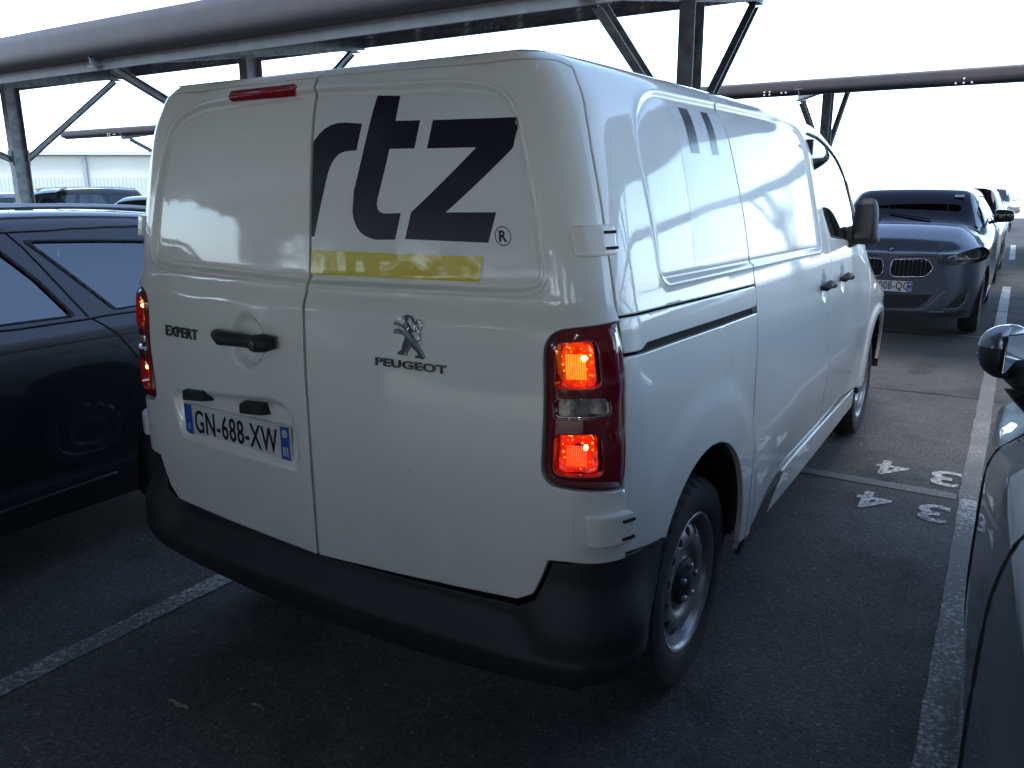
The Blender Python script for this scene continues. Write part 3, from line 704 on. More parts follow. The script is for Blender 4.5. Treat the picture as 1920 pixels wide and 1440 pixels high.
wing = [(4.262, .43), (4.342, .70), (4.307, 1.0), (4.342, 1.30), (4.367, 1.62), (4.367, 1.99), (vs.smax-.004, 1.99), (vs.smax-.004, .83), (5.35, .75), (5.20, .44)]+arcf+[(4.385, .43)]
for sg in (1, -1):
    for nm, pl, st in (('side_panel_upper', upper, .02), ('rail_cover', cover, .018), ('rear_wing', lower, .018)):
        panel(nm, vs, pl, WHITE, V, step=st, disp=side_disp, sgn=sg, lines=[SPQ] if 'upper' in nm else [])
    sd_ = panel('sliding_door', vs, slide, WHITE, V, step=.021, disp=side_disp, sgn=sg, lines=[SPQ])
    fd = panel('front_door', vs, frontd, WHITE, V, holes=[winp], step=.021, disp=side_disp, sgn=sg)
    c = np.mean(winp, axis=0)
    wp = [tuple(c+(np.array(p)-c)*1.02) for p in winp]
    wi = [tuple(c+(np.array(p)-c)*.965) for p in winp]
    panel('side_window', vs, wp, GLASS_T, fd, step=.06, lift=-.010, sgn=sg, wall=False, edged=False)
    panel('window_seal', vs, wp, SEAL, fd, holes=[wi], step=.03, lift=-.006, sgn=sg, edge=.002, ret=.004)
    # quarter-light bar
    m = MB(); a = vsurf(*vs.sq(3.20, 1.62), -.008, sg < 0); b = vsurf(*vs.sq(3.17, 1.29), -.008, sg < 0); m.bar(a, b, .03, .02, up=(1, 0, 0)); m.build('window_bar', SEAL, fd)
    panel('front_wing', vs, wing, WHITE, V, step=.03, disp=side_disp, sgn=sg)
    # handles
    for yy, par in ((2.17, sd_), (2.60, fd)):
        m = MB(); pts = [vsurf(yy+.832+t, 1.170+(.006 if abs(t) < .06 else 0), h, sg < 0, side_disp) for t, h in ((-.085, .004), (-.075, .022), (-.04, .034), (.03, .034), (.06, .028), (.085, .004))]
        m.tube(pts, [.010, .016, .0185, .0185, .017, .010], 10); hd = m.build('door_handle', BLACKP, par, smooth=True)
    # tail lamp
    cl = [(.755, .897), (.957, .889)] if False else None
    tl = rounded([(.957, .892), (.7585, .906), (.774, 1.280), (.953, 1.298)], [0, .045, .06, 0])
    def lamp_disp(a, b):
        P = np.stack([np.asarray(a, float), np.asarray(b, float)], -1); h = np.full(len(P), .020)
        d = sdf(P, np.array(tl)); h -= .014*sm(-.03, 0, d)
        # outer shoulders of each lamp stand proud, waist is lower
        h += .012*sm(.86, .93, P[:, 0])*(np.exp(-((P[:, 1]-1.20)/.07)**4)+np.exp(-((P[:, 1]-.97)/.07)**4))
        return h
    L1 = rounded([(.790, 1.146), (.798, 1.252), (.888, 1.262), (.892, 1.150)], .022); L2 = rounded([(.783, 1.072), (.784, 1.123), (.913, 1.127), (.915, 1.078)], .016); L3 = rounded([(.788, .932), (.788, 1.034), (.889, 1.040), (.896, .934)], .02)
    tlo = panel('tail_lamp', vs, tl, REDL, V, holes=[L1, L2, L3], step=.009, disp=lamp_disp, sgn=sg, edge=.003, ret=.022)
    def red_lens(name, hot):
        if name in MATS: return MATS[name]
        mm = bpy.data.materials.new(name); mm.use_nodes = True; nt = mm.node_tree; b = nt.nodes['Principled BSDF']; MATS[name] = mm
        b.inputs['Base Color'].default_value = (.35, .01, .005, 1); b.inputs['Roughness'].default_value = .12; b.inputs['Coat Weight'].default_value = 1.
        tc = nd(nt, 'ShaderNodeTexCoord'); v = nd(nt, 'ShaderNodeTexVoronoi', Scale=70.); v.feature = 'F1'; nt.links.new(tc.outputs['Object'], v.inputs['Vector'])
        n = nd(nt, 'ShaderNodeTexNoise', Scale=18., Detail=3.); nt.links.new(tc.outputs['Object'], n.inputs['Vector'])
        mr = nd(nt, 'ShaderNodeMapRange'); mr.inputs['From Min'].default_value = .35; mr.inputs['From Max'].default_value = .72; mr.inputs['To Min'].default_value = hot[0]; mr.inputs['To Max'].default_value = hot[1]
        nt.links.new(n.outputs['Fac'], mr.inputs[0])
        v2 = nd(nt, 'ShaderNodeMapRange'); v2.inputs['From Max'].default_value = .5; v2.inputs['To Min'].default_value = 1.7; v2.inputs['To Max'].default_value = .5; nt.links.new(v.outputs['Distance'], v2.inputs[0])
        mu = nd(nt, 'ShaderNodeMath', operation='MULTIPLY'); nt.links.new(mr.outputs[0], mu.inputs[0]); nt.links.new(v2.outputs[0], mu.inputs[1])
        b.inputs['Emission Color'].default_value = (1., .020, .006, 1); nt.links.new(mu.outputs[0], b.inputs['Emission Strength']); return mm
    LENS = red_lens('lit_red_reflector', (.04, .50))
    LIT = mat('lit_orange_optic', (.5, .1, .02), .2, coat=1., emis=(1., .17, .010), estr=.75)
    HOT = mat('lamp_filament', (1, .6, .2), .2, emis=(1., .55, .12), estr=4.)
    for Lp, cq in ((L1, (.862, 1.205)), (L3, (.862, 1.005))):
        cc = np.mean(Lp, axis=0)
        bowl = lambda a, b, C=cc: np.where(True, -.012-.022*np.clip(1-(np.hypot((a-C[0])/.055, (b-C[1])/.062))**2, 0, 1), 0)
        panel('reflector', vs, [tuple(cc+(np.array(p)-cc)*1.03) for p in Lp], LENS, tlo, step=.010, disp=bowl, sgn=sg, wall=False, edged=False)
        # ribbed optic: a row of vertical bars around the bulb
        m = MB(); w0 = cc[0]-.026
        for k in range(9):
            a_ = w0+k*.0058; hh = .030 if cq[1] > 1.1 else .026; dz = -.006 if cq[1] > 1.1 else -.008
            P0 = vsurf(a_, cc[1]+dz-hh, -.004, sg < 0); P1 = vsurf(a_, cc[1]+dz+hh, -.004, sg < 0); m.tube([P0, P1], .0023, 6)
        m.build('ribbed_optic', LIT if cq[1] > 1.1 else mat('lit_red_optic', (.5, .02, .01), .2, coat=1., emis=(1., .05, .010), estr=.75), tlo, smooth=True)
        m = MB(); p = np.array(vsurf(cc[0]+.020, cc[1]+.016, .000, sg < 0)); m.tube([p+[0, 0, -.006], p+[0, 0, .0], p+[0, 0, .006]], [.004, .009 if cq[1] > 1.1 else .006, .004], 8); m.build('bulb', HOT, tlo, smooth=True)
        m = MB(); rr_ = random.Random(5)
        for k in range(26 if cq[1] > 1.1 else 18):
            a_, b_ = cc[0]+rr_.uniform(-.042, .044), cc[1]+rr_.uniform(-.045, .045)
            p = np.array(vsurf(a_, b_, -.016, sg < 0)); e = rr_.uniform(.0012, .0028); m.box(p, (e*2, e, e*2))
        o = m.build('prism_sparkle', LIT, tlo); o['kind'] = 'stuff'
    panel('reversing_lamp', vs, [tuple(np.mean(L2, axis=0)+(np.array(p)-np.mean(L2, axis=0))*1.03) for p in L2], mat('clear_lens', (.42, .40, .38), .12, metal=.35, coat=1., noise=(40, .9, (.10, .085, .08)), bump=(55, .8, .003)), tlo, step=.012, disp=lambda a, b: -.002-.006*np.sin(np.asarray(a)*60), sgn=sg, wall=False, edged=False)
    panel('lens_trim', vs, [tuple(np.mean(L2, axis=0)+(np.array(p)-np.mean(L2, axis=0))*1.0) for p in L2], CHROME, tlo, holes=[[tuple(np.mean(L2, axis=0)+(np.array(p)-np.mean(L2, axis=0))*np.array([.95, .86])) for p in L2]], step=.012, lift=.009, sgn=sg, edge=.001, ret=.004)
    # clear outer lens over each lamp
    # hinges
    for (s0, s1, q0, q1) in ((.862, .962, 1.452, 1.522), (.862, .966, .752, .832)):
        hp = rounded([(s0, q0), (s0-.004, q1), (s1+.006, q1), (s1+.004, q0)], .010)
        hg = panel('door_hinge', vs, hp, WHITE, V, step=.008, lift=.022, edge=.006, ret=.026, sgn=sg, disp=lambda a, b: .016*(1-sm(1.272, 1.345, np.asarray(b)))-.010*sm(.03, .0, np.asarray(a)-s0))
        for qq in (q0+.016, q1-.018):
            m = MB(); P0 = vsurf(s1-.028, qq, .040 if q0 < 1 else .023, sg < 0); P1 = vsurf(s1+.004, qq, .040 if q0 < 1 else .023, sg < 0); m.bar(P0, P1, .0065, .0065); m.build('hinge_slot', DARK, hg)
    # dark slot of the sliding-door rail
    panel('door_rail', vs, [(1.05, 1.195), (1.05, 1.235), (G1, 1.235), (G1, 1.18)], DARK, V, step=.05, lift=-.012, sgn=sg, wall=False, edged=False)
    # sill
    sill_t = [(2.12, .36), (2.22, .40), (2.40, .425), (2.75, .438), (3.38, .436), (4.26, .425)]
    def sill_disp(a, b): y = np.asarray(a)-.832; return .004-.020*(1-sm(.40, .46, np.asarray(b)))*0+.0
    sl = panel('side_sill', vs, [(2.00, .30), (2.10, .345)]+sill_t+[(4.26, .31), (3.0, .30)], WHITE, V, step=.03, disp=lambda a, b: -.012+.0*np.asarray(a), sgn=sg, edge=.008)
    panel('sill_trim', vs, [(1.99, .285), (2.12, .375), (2.3, .425), (2.55, .440), (2.45, .405), (2.28, .30)], BLACKP, V, step=.02, lift=.004, sgn=sg, disp=lambda a, b: -.004+0*np.asarray(a))
    # wheel houses
    for cy_, cz_, rr_, x_in in ((AX, AZ, AR+.004, .50), (F0, .44, FR+.004, .50)):
        m = MB(); Vv = []; Fc = []; n = 40; xo = .925
        for i in range(n+1):
            t = R(-8)+i/n*R(198)
            for x in (xo, x_in): Vv.append((sg*x, cy_+rr_*math.cos(t), cz_+rr_*math.sin(t)))
        for i in range(n): Fc.append((2*i, 2*i+1, 2*i+3, 2*i+2))
        k0 = len(Vv); Vv.append((sg*x_in, cy_, cz_))
        for i in range(n): Fc.append((2*i+1, k0, 2*i+3))
        m.add(Vv, Fc); m.build('wheel_housing', DARK, V, smooth=False)
    # arch lip
    panel('arch_lip', vs, arcp[2:]+[(AX+.832+(AR-.012)*math.cos(t), AZ+(AR-.012)*math.sin(t)) for t in np.linspace(R(146), R(-5), 40)], BLACKP, V, step=.02, lift=-.010, sgn=sg, edged=False, disp=lambda a, b: .006+0*np.asarray(a))
    wheel(sg*.905, .745, .350, .350, .226, sg, V); wheel(sg*.90, 3.97, .342, .342, .224, sg, V)
    # door mirrors
    m = MB(); ym = 2.83
    m.box((sg*.985, ym+.03, 1.335), (.15, .075, .05), bev=.018); m.box((sg*.925, ym+.08, 1.345), (.03, .20, .11), bev=.012)
    mi = m.build('door_mirror', BLACKP, V, auto=40)
    bm = bmesh.new(); bmesh.ops.create_cube(bm, size=1.)
    bmesh.ops.subdivide_edges(bm, edges=bm.edges[:], cuts=1, use_grid_fill=True)
    for v in bm.verts:
        x, y, z = v.co; zz = z*.225; wd = .060*(1-.32*max(0, z*2)**2*.8); v.co = Vector((sg*(.99+x*2*wd+.006*z), ym+.03+y*.13*(1-.25*abs(z*2)**2), 1.425+zz))
    me = bpy.data.meshes.new('mirror_shell'); bm.to_mesh(me); bm.free(); me.materials.append(BLACKP)
    oo = bpy.data.objects.new('mirror_shell', me); COL.objects.link(oo); oo.parent = mi
    for v in me.vertices: v.co = v.co-Vector(base(mi))
    md_ = oo.modifiers.new('s', 'SUBSURF'); md_.levels = 3; md_.render_levels = 3
    for p in me.polygons: p.use_smooth = True
    m = MB(); m.box((sg*.992, ym-.034, 1.425), (.085, .006, .165), bev=.003); m.build('mirror_glass', mat('dim_mirror', (.05, .052, .055), .12, metal=1.), mi)
    m = MB(); m.tube([vsurf(4.56, 1.16, .0, sg < 0), vsurf(4.56, 1.16, .012, sg < 0)], [.03, .022], 14); m.build('side_repeater', mat('repeater', (.7, .6, .5), .2, coat=1.), V, smooth=False)
# rear doors: number plate, handle, badges, lettering
ld, rd = doors[True], doors[False]
LD = lambda a, b: rear_disp(a, b, True)
RD = lambda a, b: rear_disp(a, b, False)
PLc = (-.3525, .861)       # plate centre
pa = np.array(vsurf(.614, .907, .006, True, LD)); pb = np.array(vsurf(.091, .852+.055, .006, True, LD))
pc = (pa+pb)/2; ux = pb-pa; ux[2] = 0; ux /= np.linalg.norm(ux); uz = np.array([0, 0, 1.]); un = np.cross(ux, uz)
px0 = np.array([pc[0], pc[1], .861])
def plate(name, o, ux, uz, un, w, h, parent, txt, left_txt, right_txt, ts, xs, par_mat=PLATEW, band=.040, tcx=0.):
    m = MB(); M = np.stack([ux, un, uz], 1); m.box(o, (w, .006, h), rot=M, bev=.0022); pl = m.build(name, par_mat, parent)
    def flat(nm, cx, cz, ww, hh, mt, d=.0040):
        V_ = [o+ux*(cx+a*ww/2)+uz*(cz+b*hh/2)+un*d for a, b in ((-1, -1), (1, -1), (1, 1), (-1, 1))]; mesh_obj(nm, V_, [(0, 1, 2, 3)], mt, pl)
    def tx(nm, t, size, xs_, cx, cz, mt, off=.0, sp=1.):
        Vt, Ft = text_mesh(t, size, xs_, off, sp, .0004); Wd = [o+ux*(cx+v[0])+uz*(cz+v[1])+un*(.0046+v[2]) for v in Vt]; mesh_obj(nm, Wd, Ft, mt, pl)
    if left_txt is not None: flat('blue_band', -w/2+band/2+.003, 0, band, h-.006, PLATEB); tx('plate_letter', left_txt, .026, .8, -w/2+band/2+.003, -.025, PLATEW, .001)
    if right_txt: flat('blue_band', w/2-band/2-.003, 0, band, h-.006, PLATEB); tx('plate_number', right_txt, .040, .68, w/2-band/2-.003, -.026, PLATEW, .001)
    tx('plate_characters', txt, ts, xs, tcx, 0, INK, .0012, 1.08)
    if right_txt:
        m = MB(); c = o+ux*(w/2-band/2-.003)+uz*(h*.27)+un*.0044
        m.add([c+ux*.012*math.cos(k*math.pi/8)+uz*.012*math.sin(k*math.pi/8) for k in range(16)], [tuple(range(16))]); m.build('region_emblem', PLATEW, pl)
        m = MB(); c = c+un*.0004; m.add([c+ux*x+uz*z for x, z in ((-.006, -.005), (.006, -.005), (.003, .003), (0, .007), (-.003, .003))], [(0, 1, 2, 3, 4)]); m.build('region_mark', mat('grey_mark', (.3, .32, .3), .5), pl)
    return pl
plate('number_plate', px0+un*.004, ux, uz, un, .520, .110, ld, 'GN-688-XW', 'F', '01', .108, .66)
# stars circle hint on the euro band left as a faint ring
for (cx, w_) in ((-.520, .10), (-.243, .10)):
    q0 = .957 if cx < -.4 else .953; P0 = np.array(vsurf(abs(cx), q0, .0, True, LD)); m = MB()
    yb_ = P0[1]; w2 = w_/2; z0 = P0[2]
    Vv = [(cx-w2, yb_+.02, z0+.022), (cx+w2, yb_+.02, z0+.030), (cx+w2, yb_-.030, z0+.020), (cx-w2, yb_-.030, z0+.012), (cx-w2, yb_+.02, z0-.022), (cx+w2+.02, yb_+.02, z0-.016), (cx+w2-.004, yb_-.032, z0-.012), (cx-w2, yb_-.032, z0-.020)]
    m.add(Vv, [(0, 1, 2, 3), (7, 6, 5, 4), (3, 2, 6, 7), (0, 3, 7, 4), (1, 5, 6, 2), (0, 4, 5, 1)]); o = m.build('plate_lamp', BLACKP, ld)
    bv = o.modifiers.new('b', 'BEVEL'); bv.width = .004; bv.segments = 2
m = MB(); pts = [vsurf(s_, q_, h_, True, LD) for s_, q_, h_ in ((.372, 1.176, .004), (.358, 1.174, .020), (.325, 1.168, .034), (.27, 1.164, .030), (.20, 1.164, .030), (.165, 1.168, .034), (.13, 1.172, .030), (.112, 1.172, .006))]
hd = m.tube(pts, [.012, .018, .021, .020, .020, .025, .027, .018], 14).build('door_handle', BLACKP, ld, smooth=True)
m = MB(); p = np.array(vsurf(.150, 1.168, .058, True, LD)); m.tube([p, p+[0, -.004, 0]], [.010, .008], 12); m.build('key_lock', CHROME, hd)
def badge(txt, size, xs, off, s0, q0, left, parent, m, depth=.004, name='badge_lettering', rot=0., outline=None):
    Vt, Ft = text_mesh(txt, size, xs, off, 1.05, depth/2); D = LD if left else RD; out = []
    for v in Vt:
        s_ = s0-v[0] if left else s0+v[0]
        out.append(vsurf(s_, q0+v[1], .001+depth/2+v[2], left, D))
    return mesh_obj(name, out, Ft, m, parent)
badge('EXPERT', .047, 1.06, .0010, .567, 1.158, True, ld, GREYL, depth=.003); badge('EXPERT', .047, 1.06, -.0006, .567, 1.1588, True, ld, mat('badge_silver', (.35, .35, .34), .2, metal=.9), depth=.0055)
badge('PEUGEOT', .029, 1.75, .0009, .378, 1.160, False, rd, GREYL, depth=.003); badge('PEUGEOT', .029, 1.75, -.0004, .378, 1.1608, False, rd, CHROME, depth=.0055)
# lion emblem
def lion_pt(x, y, h): return vsurf(.378+(x-880)*.000222, 1.236-(y-645)*.000205, h, False, RD)
LP = [[(770, 440), (800, 400), (850, 380), (905, 388), (945, 425), (972, 480), (980, 550), (975, 578), (925, 592), (895, 600), (865, 570), (890, 530), (893, 490), (875, 455), (840, 428), (805, 432)],
      [(803, 438), (838, 430), (870, 455), (886, 500), (880, 540), (862, 568), (830, 545), (818, 512), (792, 498), (815, 478)],
      [(662, 505), (680, 478), (710, 475), (745, 492), (800, 530), (860, 575), (920, 620), (962, 675), (1005, 725), (1095, 882), (1068, 914), (960, 905), (972, 878), (1012, 868), (990, 830), (915, 768), (880, 705), (832, 668), (788, 612), (735, 530), (700, 510), (675, 520)],
      [(655, 602), (672, 578), (700, 570), (745, 574), (772, 598), (785, 628), (700, 622), (668, 630)],
      [(828, 662), (885, 705), (912, 768), (850, 840), (832, 896), (710, 888), (714, 862), (750, 838), (772, 828), (785, 760)]]
root_l = None
for poly in LP:
    c = np.mean(poly, axis=0); big = [tuple(c+(np.array(p)-c)*1.0+np.sign(np.array(p)-c)*4) for p in poly]
    m = MB(); m.ext([(x, y) for x, y in big][::-1], lion_pt, .0005, .003); o = m.build('emblem_backing', GREYL, rd)
    m = MB(); m.ext([(x, y) for x, y in poly][::-1], lion_pt, .001, .006); o = m.build('lion_emblem', CHROME, rd); bv = o.modifiers.new('b', 'BEVEL'); bv.width = .0012; bv.segments = 2
m = MB(); m.tube([lion_pt(x, y, .003) for x, y in ((985, 700), (1025, 678), (1045, 640), (1036, 595), (1008, 535), (988, 490), (998, 450), (1030, 432), (1058, 455), (1066, 500), (1076, 545))], [.003, .0035, .004, .004, .004, .0038, .0036, .0036, .0034, .003, .001], 8); m.build('lion_tail', CHROME, rd, smooth=True)
# lettering film, white sticker, yellow band
def bez(p0, p1, p2, n=8): return [tuple((1-t)**2*np.array(p0)+2*t*(1-t)*np.array(p1)+t*t*np.array(p2)) for t in np.linspace(0, 1, n)]
def decal(name, poly, m, lift, step=.02, disp=RD, parent=rd, sgn=1, holes=()):
    return panel(name, vs, poly, m, parent, step=step, disp=disp, lift=lift, edged=False, wall=False, sgn=sgn, holes=holes)
decal('white_sticker', rounded([(.010, 1.855), (.60, 1.845), (.705, 1.82), (.736, 1.77), (.745, 1.60), (.738, 1.388), (.01, 1.372)], [0, .1, .05, .02, 0, .01, 0]), STICK, .0006)
lt = [(.247, 1.852), (.337, 1.846), (.320, 1.779), (.411, 1.777), (.388, 1.708), (.298, 1.709)]+[(.253, 1.578)]+bez((.253, 1.578), (.247, 1.546), (.285, 1.546))+[(.337, 1.548), (.316, 1.480), (.262, 1.478)]+bez((.245, 1.478), (.172, 1.486), (.163, 1.548))+[(.166, 1.60), (.218, 1.762)]
zz_ = [(.456, 1.776), (.748, 1.773), (.716, 1.703), (.488, 1.551), (.646, 1.553), (.616, 1.480), (.350, 1.482), (.372, 1.550), (.598, 1.706), (.432, 1.707)]
rr_ = [(.193, 1.776), (.174, 1.708), (.145, 1.707)]+bez((.130, 1.706), (.078, 1.70), (.060, 1.63))+[(.040, 1.560), (.018, 1.480), (.008, 1.480), (.0075, 1.735)]+bez((.0075, 1.735), (.050, 1.788), (.13, 1.782), 6)
for pl in (rr_, lt, zz_): decal('letter', pl, NAVY, .0012, step=.016)
ring = [(.661+.024*math.cos(t), 1.497+.0235*math.sin(t)) for t in np.linspace(0, 2*math.pi, 40, endpoint=False)]; ri = [(.661+.0215*math.cos(t), 1.497+.021*math.sin(t)) for t in np.linspace(0, 2*math.pi, 40, endpoint=False)]
decal('registered_ring', ring, NAVY, .0012, step=.01, holes=[ri])
badge('R', .036, 1.05, .0014, .661, 1.497, False, rd, NAVY, depth=.0004, name='registered_letter')
decal('yellow_stripe', [(.008, 1.443), (.598, 1.4455), (.583, 1.384), (.006, 1.376)], YELLOW, .0018, step=.012, disp=lambda a, b: RD(a, b)+.0014*np.exp(-((np.asarray(a)-.14)/.02)**2)+.0022*np.exp(-(((np.asarray(a)-.36)/.09)**2+((np.asarray(b)-1.378)/.02)**2))+.0008*np.sin(np.asarray(a)*34)*(np.asarray(b) < 1.42))
# high brake lamp on the left door
bp_ = rounded([(.073, 1.868), (.070, 1.903), (.414, 1.900), (.402, 1.864)], .0165, 8)
bl = panel('brake_lamp', vs, bp_, mat('brake_red', (.22, .006, .012), .15, coat=1., noise=(90, .8, (.42, .03, .04))), ld, step=.006, lift=.010, edge=.003, ret=.016, sgn=-1, disp=LD)
# side lettering on the right: film edge, strokes cut short to imitate glare below
sp = None
for o in V.children:
    if o.name.startswith('side_panel_upper') and sp is None: sp = o
decal('side_sticker', [(1.535, 1.838), (1.955, 1.842), (1.95, 1.40), (1.47, 1.40)], STICK, .0005, disp=side_disp, parent=sp, step=.03)
for a, b in ((1.605, .074), (1.790, .062)):
    decal('side_letter', [(a, 1.843), (a+b, 1.843), (a+b-.014, 1.705), (a-.014, 1.705)], NAVY, .0011, disp=side_disp, parent=sp, step=.03)
# rear bumper
BS = lambda s, q: vs(s, q)
def bump_disp(a, b):
    a = np.asarray(a, float); b = np.asarray(b, float); y = vs(a, b)[..., 1]
    k = 1-sm(.1, .42, y)
    step_ = .062*(1-sm(.405, .440, b))+.018*(1-sm(.50, .56, b))*0
    shelf = np.where(a < .72, 1, 0)
    top = .010+.052*(1-sm(.43, .525, b))*(1-sm(.66, .80, a))+.050*sm(.66, .80, a)*(1-sm(.50, .65, b))*(1-sm(.15, .4, y))
    low = -.050*(1-sm(.30, .425, b))+.006*np.exp(-((b-.435)/.012)**2)
    return (top+low)*k+.004*(1-k)
bpoly = [(.0, .310), (.0, .529), (.69, .553), (.742, .588), (.765, .64), (.785, .694), (.84, .699), (.972, .704), (1.16, .678), (1.200, .650), (1.175, .54), (1.13, .455), (1.06, .415), (.96, .395), (.84, .365), (.60, .335)]
def vs_both(s_, q_):
    p = vs(np.abs(s_), q_); p[..., 0] *= np.where(np.asarray(s_) < 0, -1, 1); return p
panel('rear_bumper', vs_both, bpoly[1:-1]+[(.60, .335), (.3, .318), (0, .312), (-.3, .318), (-.60, .335)]+[(-a, b) for a, b in bpoly[1:-1]][::-1], BLACKP, V, step=.016, disp=lambda a, b: bump_disp(np.abs(a), b), edge=.005, ret=.05, lift=.002)
# bodies behind the gaps, floor, bulkhead
m = MB(); m.box((0, 2.35, .30), (1.55, 4.3, .16)); m.box((0, 2.28, 1.05), (1.66, .03, 1.5)); m.box((0, .42, .48), (1.30, .62, .24)); m.box((0, 1.9, .55), (1.70, 1.3, .5)); m.box((0, 3.75, .95), (1.5, .5, .25), bev=.05)
m.build('chassis', DARK, V)
def shell(name, s0, s1, q0, q1, off, sgn_):
    panel(name, vs, [(s0, q0), (s1, q0), (s1, q1), (s0, q1)], DARK, V, step=.06, lift=-off, sgn=sgn_, wall=False, edged=False)
for sg in (1, -1):
    shell('inner_body', 0, 3.05, .36 if False else .86, 1.97, .030, sg); shell('inner_body', 0, 1.05, .42, .87, .06, sg); shell('inner_body', 1.95, 3.6, .34, .87, .060, sg); shell('inner_body', 3.05, 3.6, .86, 1.20, .03, sg)
for sg in (1, -1):
    m = MB(); m.box((sg*.42, 2.95, .80), (.5, .5, .16), bev=.05); m.box((sg*.42, 2.72, 1.15), (.48, .14, .66), bev=.05); m.box((sg*.42, 2.70, 1.56), (.26, .10, .18), bev=.04); m.build('seat', mat('seat_cloth', (.03, .03, .035), .9), V)
for sg in (1, -1):
    panel('roof_edge', vs, [(0, 1.936), (.4, 1.934), (.8, 1.931), (.95, 1.926), (1.003, 1.903), (1.010, 1.985), (.98, 1.99), (0, 1.99)], WHITE, V, step=.02, sgn=sg, edge=.003, ret=.02)
    panel('roof_edge', vs, [(G1+.006, 1.930), (3.15, 1.931), (3.2, 1.934), (4.36, 1.937), (vs.smax-.01, 1.99), (G1+.006, 1.99)], WHITE, V, step=.03, sgn=sg, edge=.003, ret=.02)
roof = cap('roof', vs, 1.984, WHITE, V, crown=.012, y0=None, y1=None)
# the roof sheet covers the whole plan; windscreen glass sits over its slope
cap('windscreen', vs, 1.984, GLASS_D, V, crown=.014, y0=3.16, y1=3.92, w1=.93, n=(20, 16), lift=.006)
m = MB(); c = np.array([-.18, 2.55, 1.945]); bm = bmesh.new(); bmesh.ops.create_icosphere(bm, subdivisions=3, radius=1.); Vv = [(v.co.x*.09+c[0], v.co.y*.12+c[1], max(0, v.co.z)*.03+c[2]) for v in bm.verts]; Fc = [tuple(v.index for v in f.verts) for f in bm.faces]; bm.free()
m.add(Vv, Fc); m.build('roof_aerial', WHITE, V, smooth=True)
m = MB(); m.tube([(-.18, 2.6, 1.97), (-.18, 2.45, 2.0), (-.18, 2.25, 2.04)], [.006, .004, .003], 6); m.build('aerial_mast', BLACKP, V)

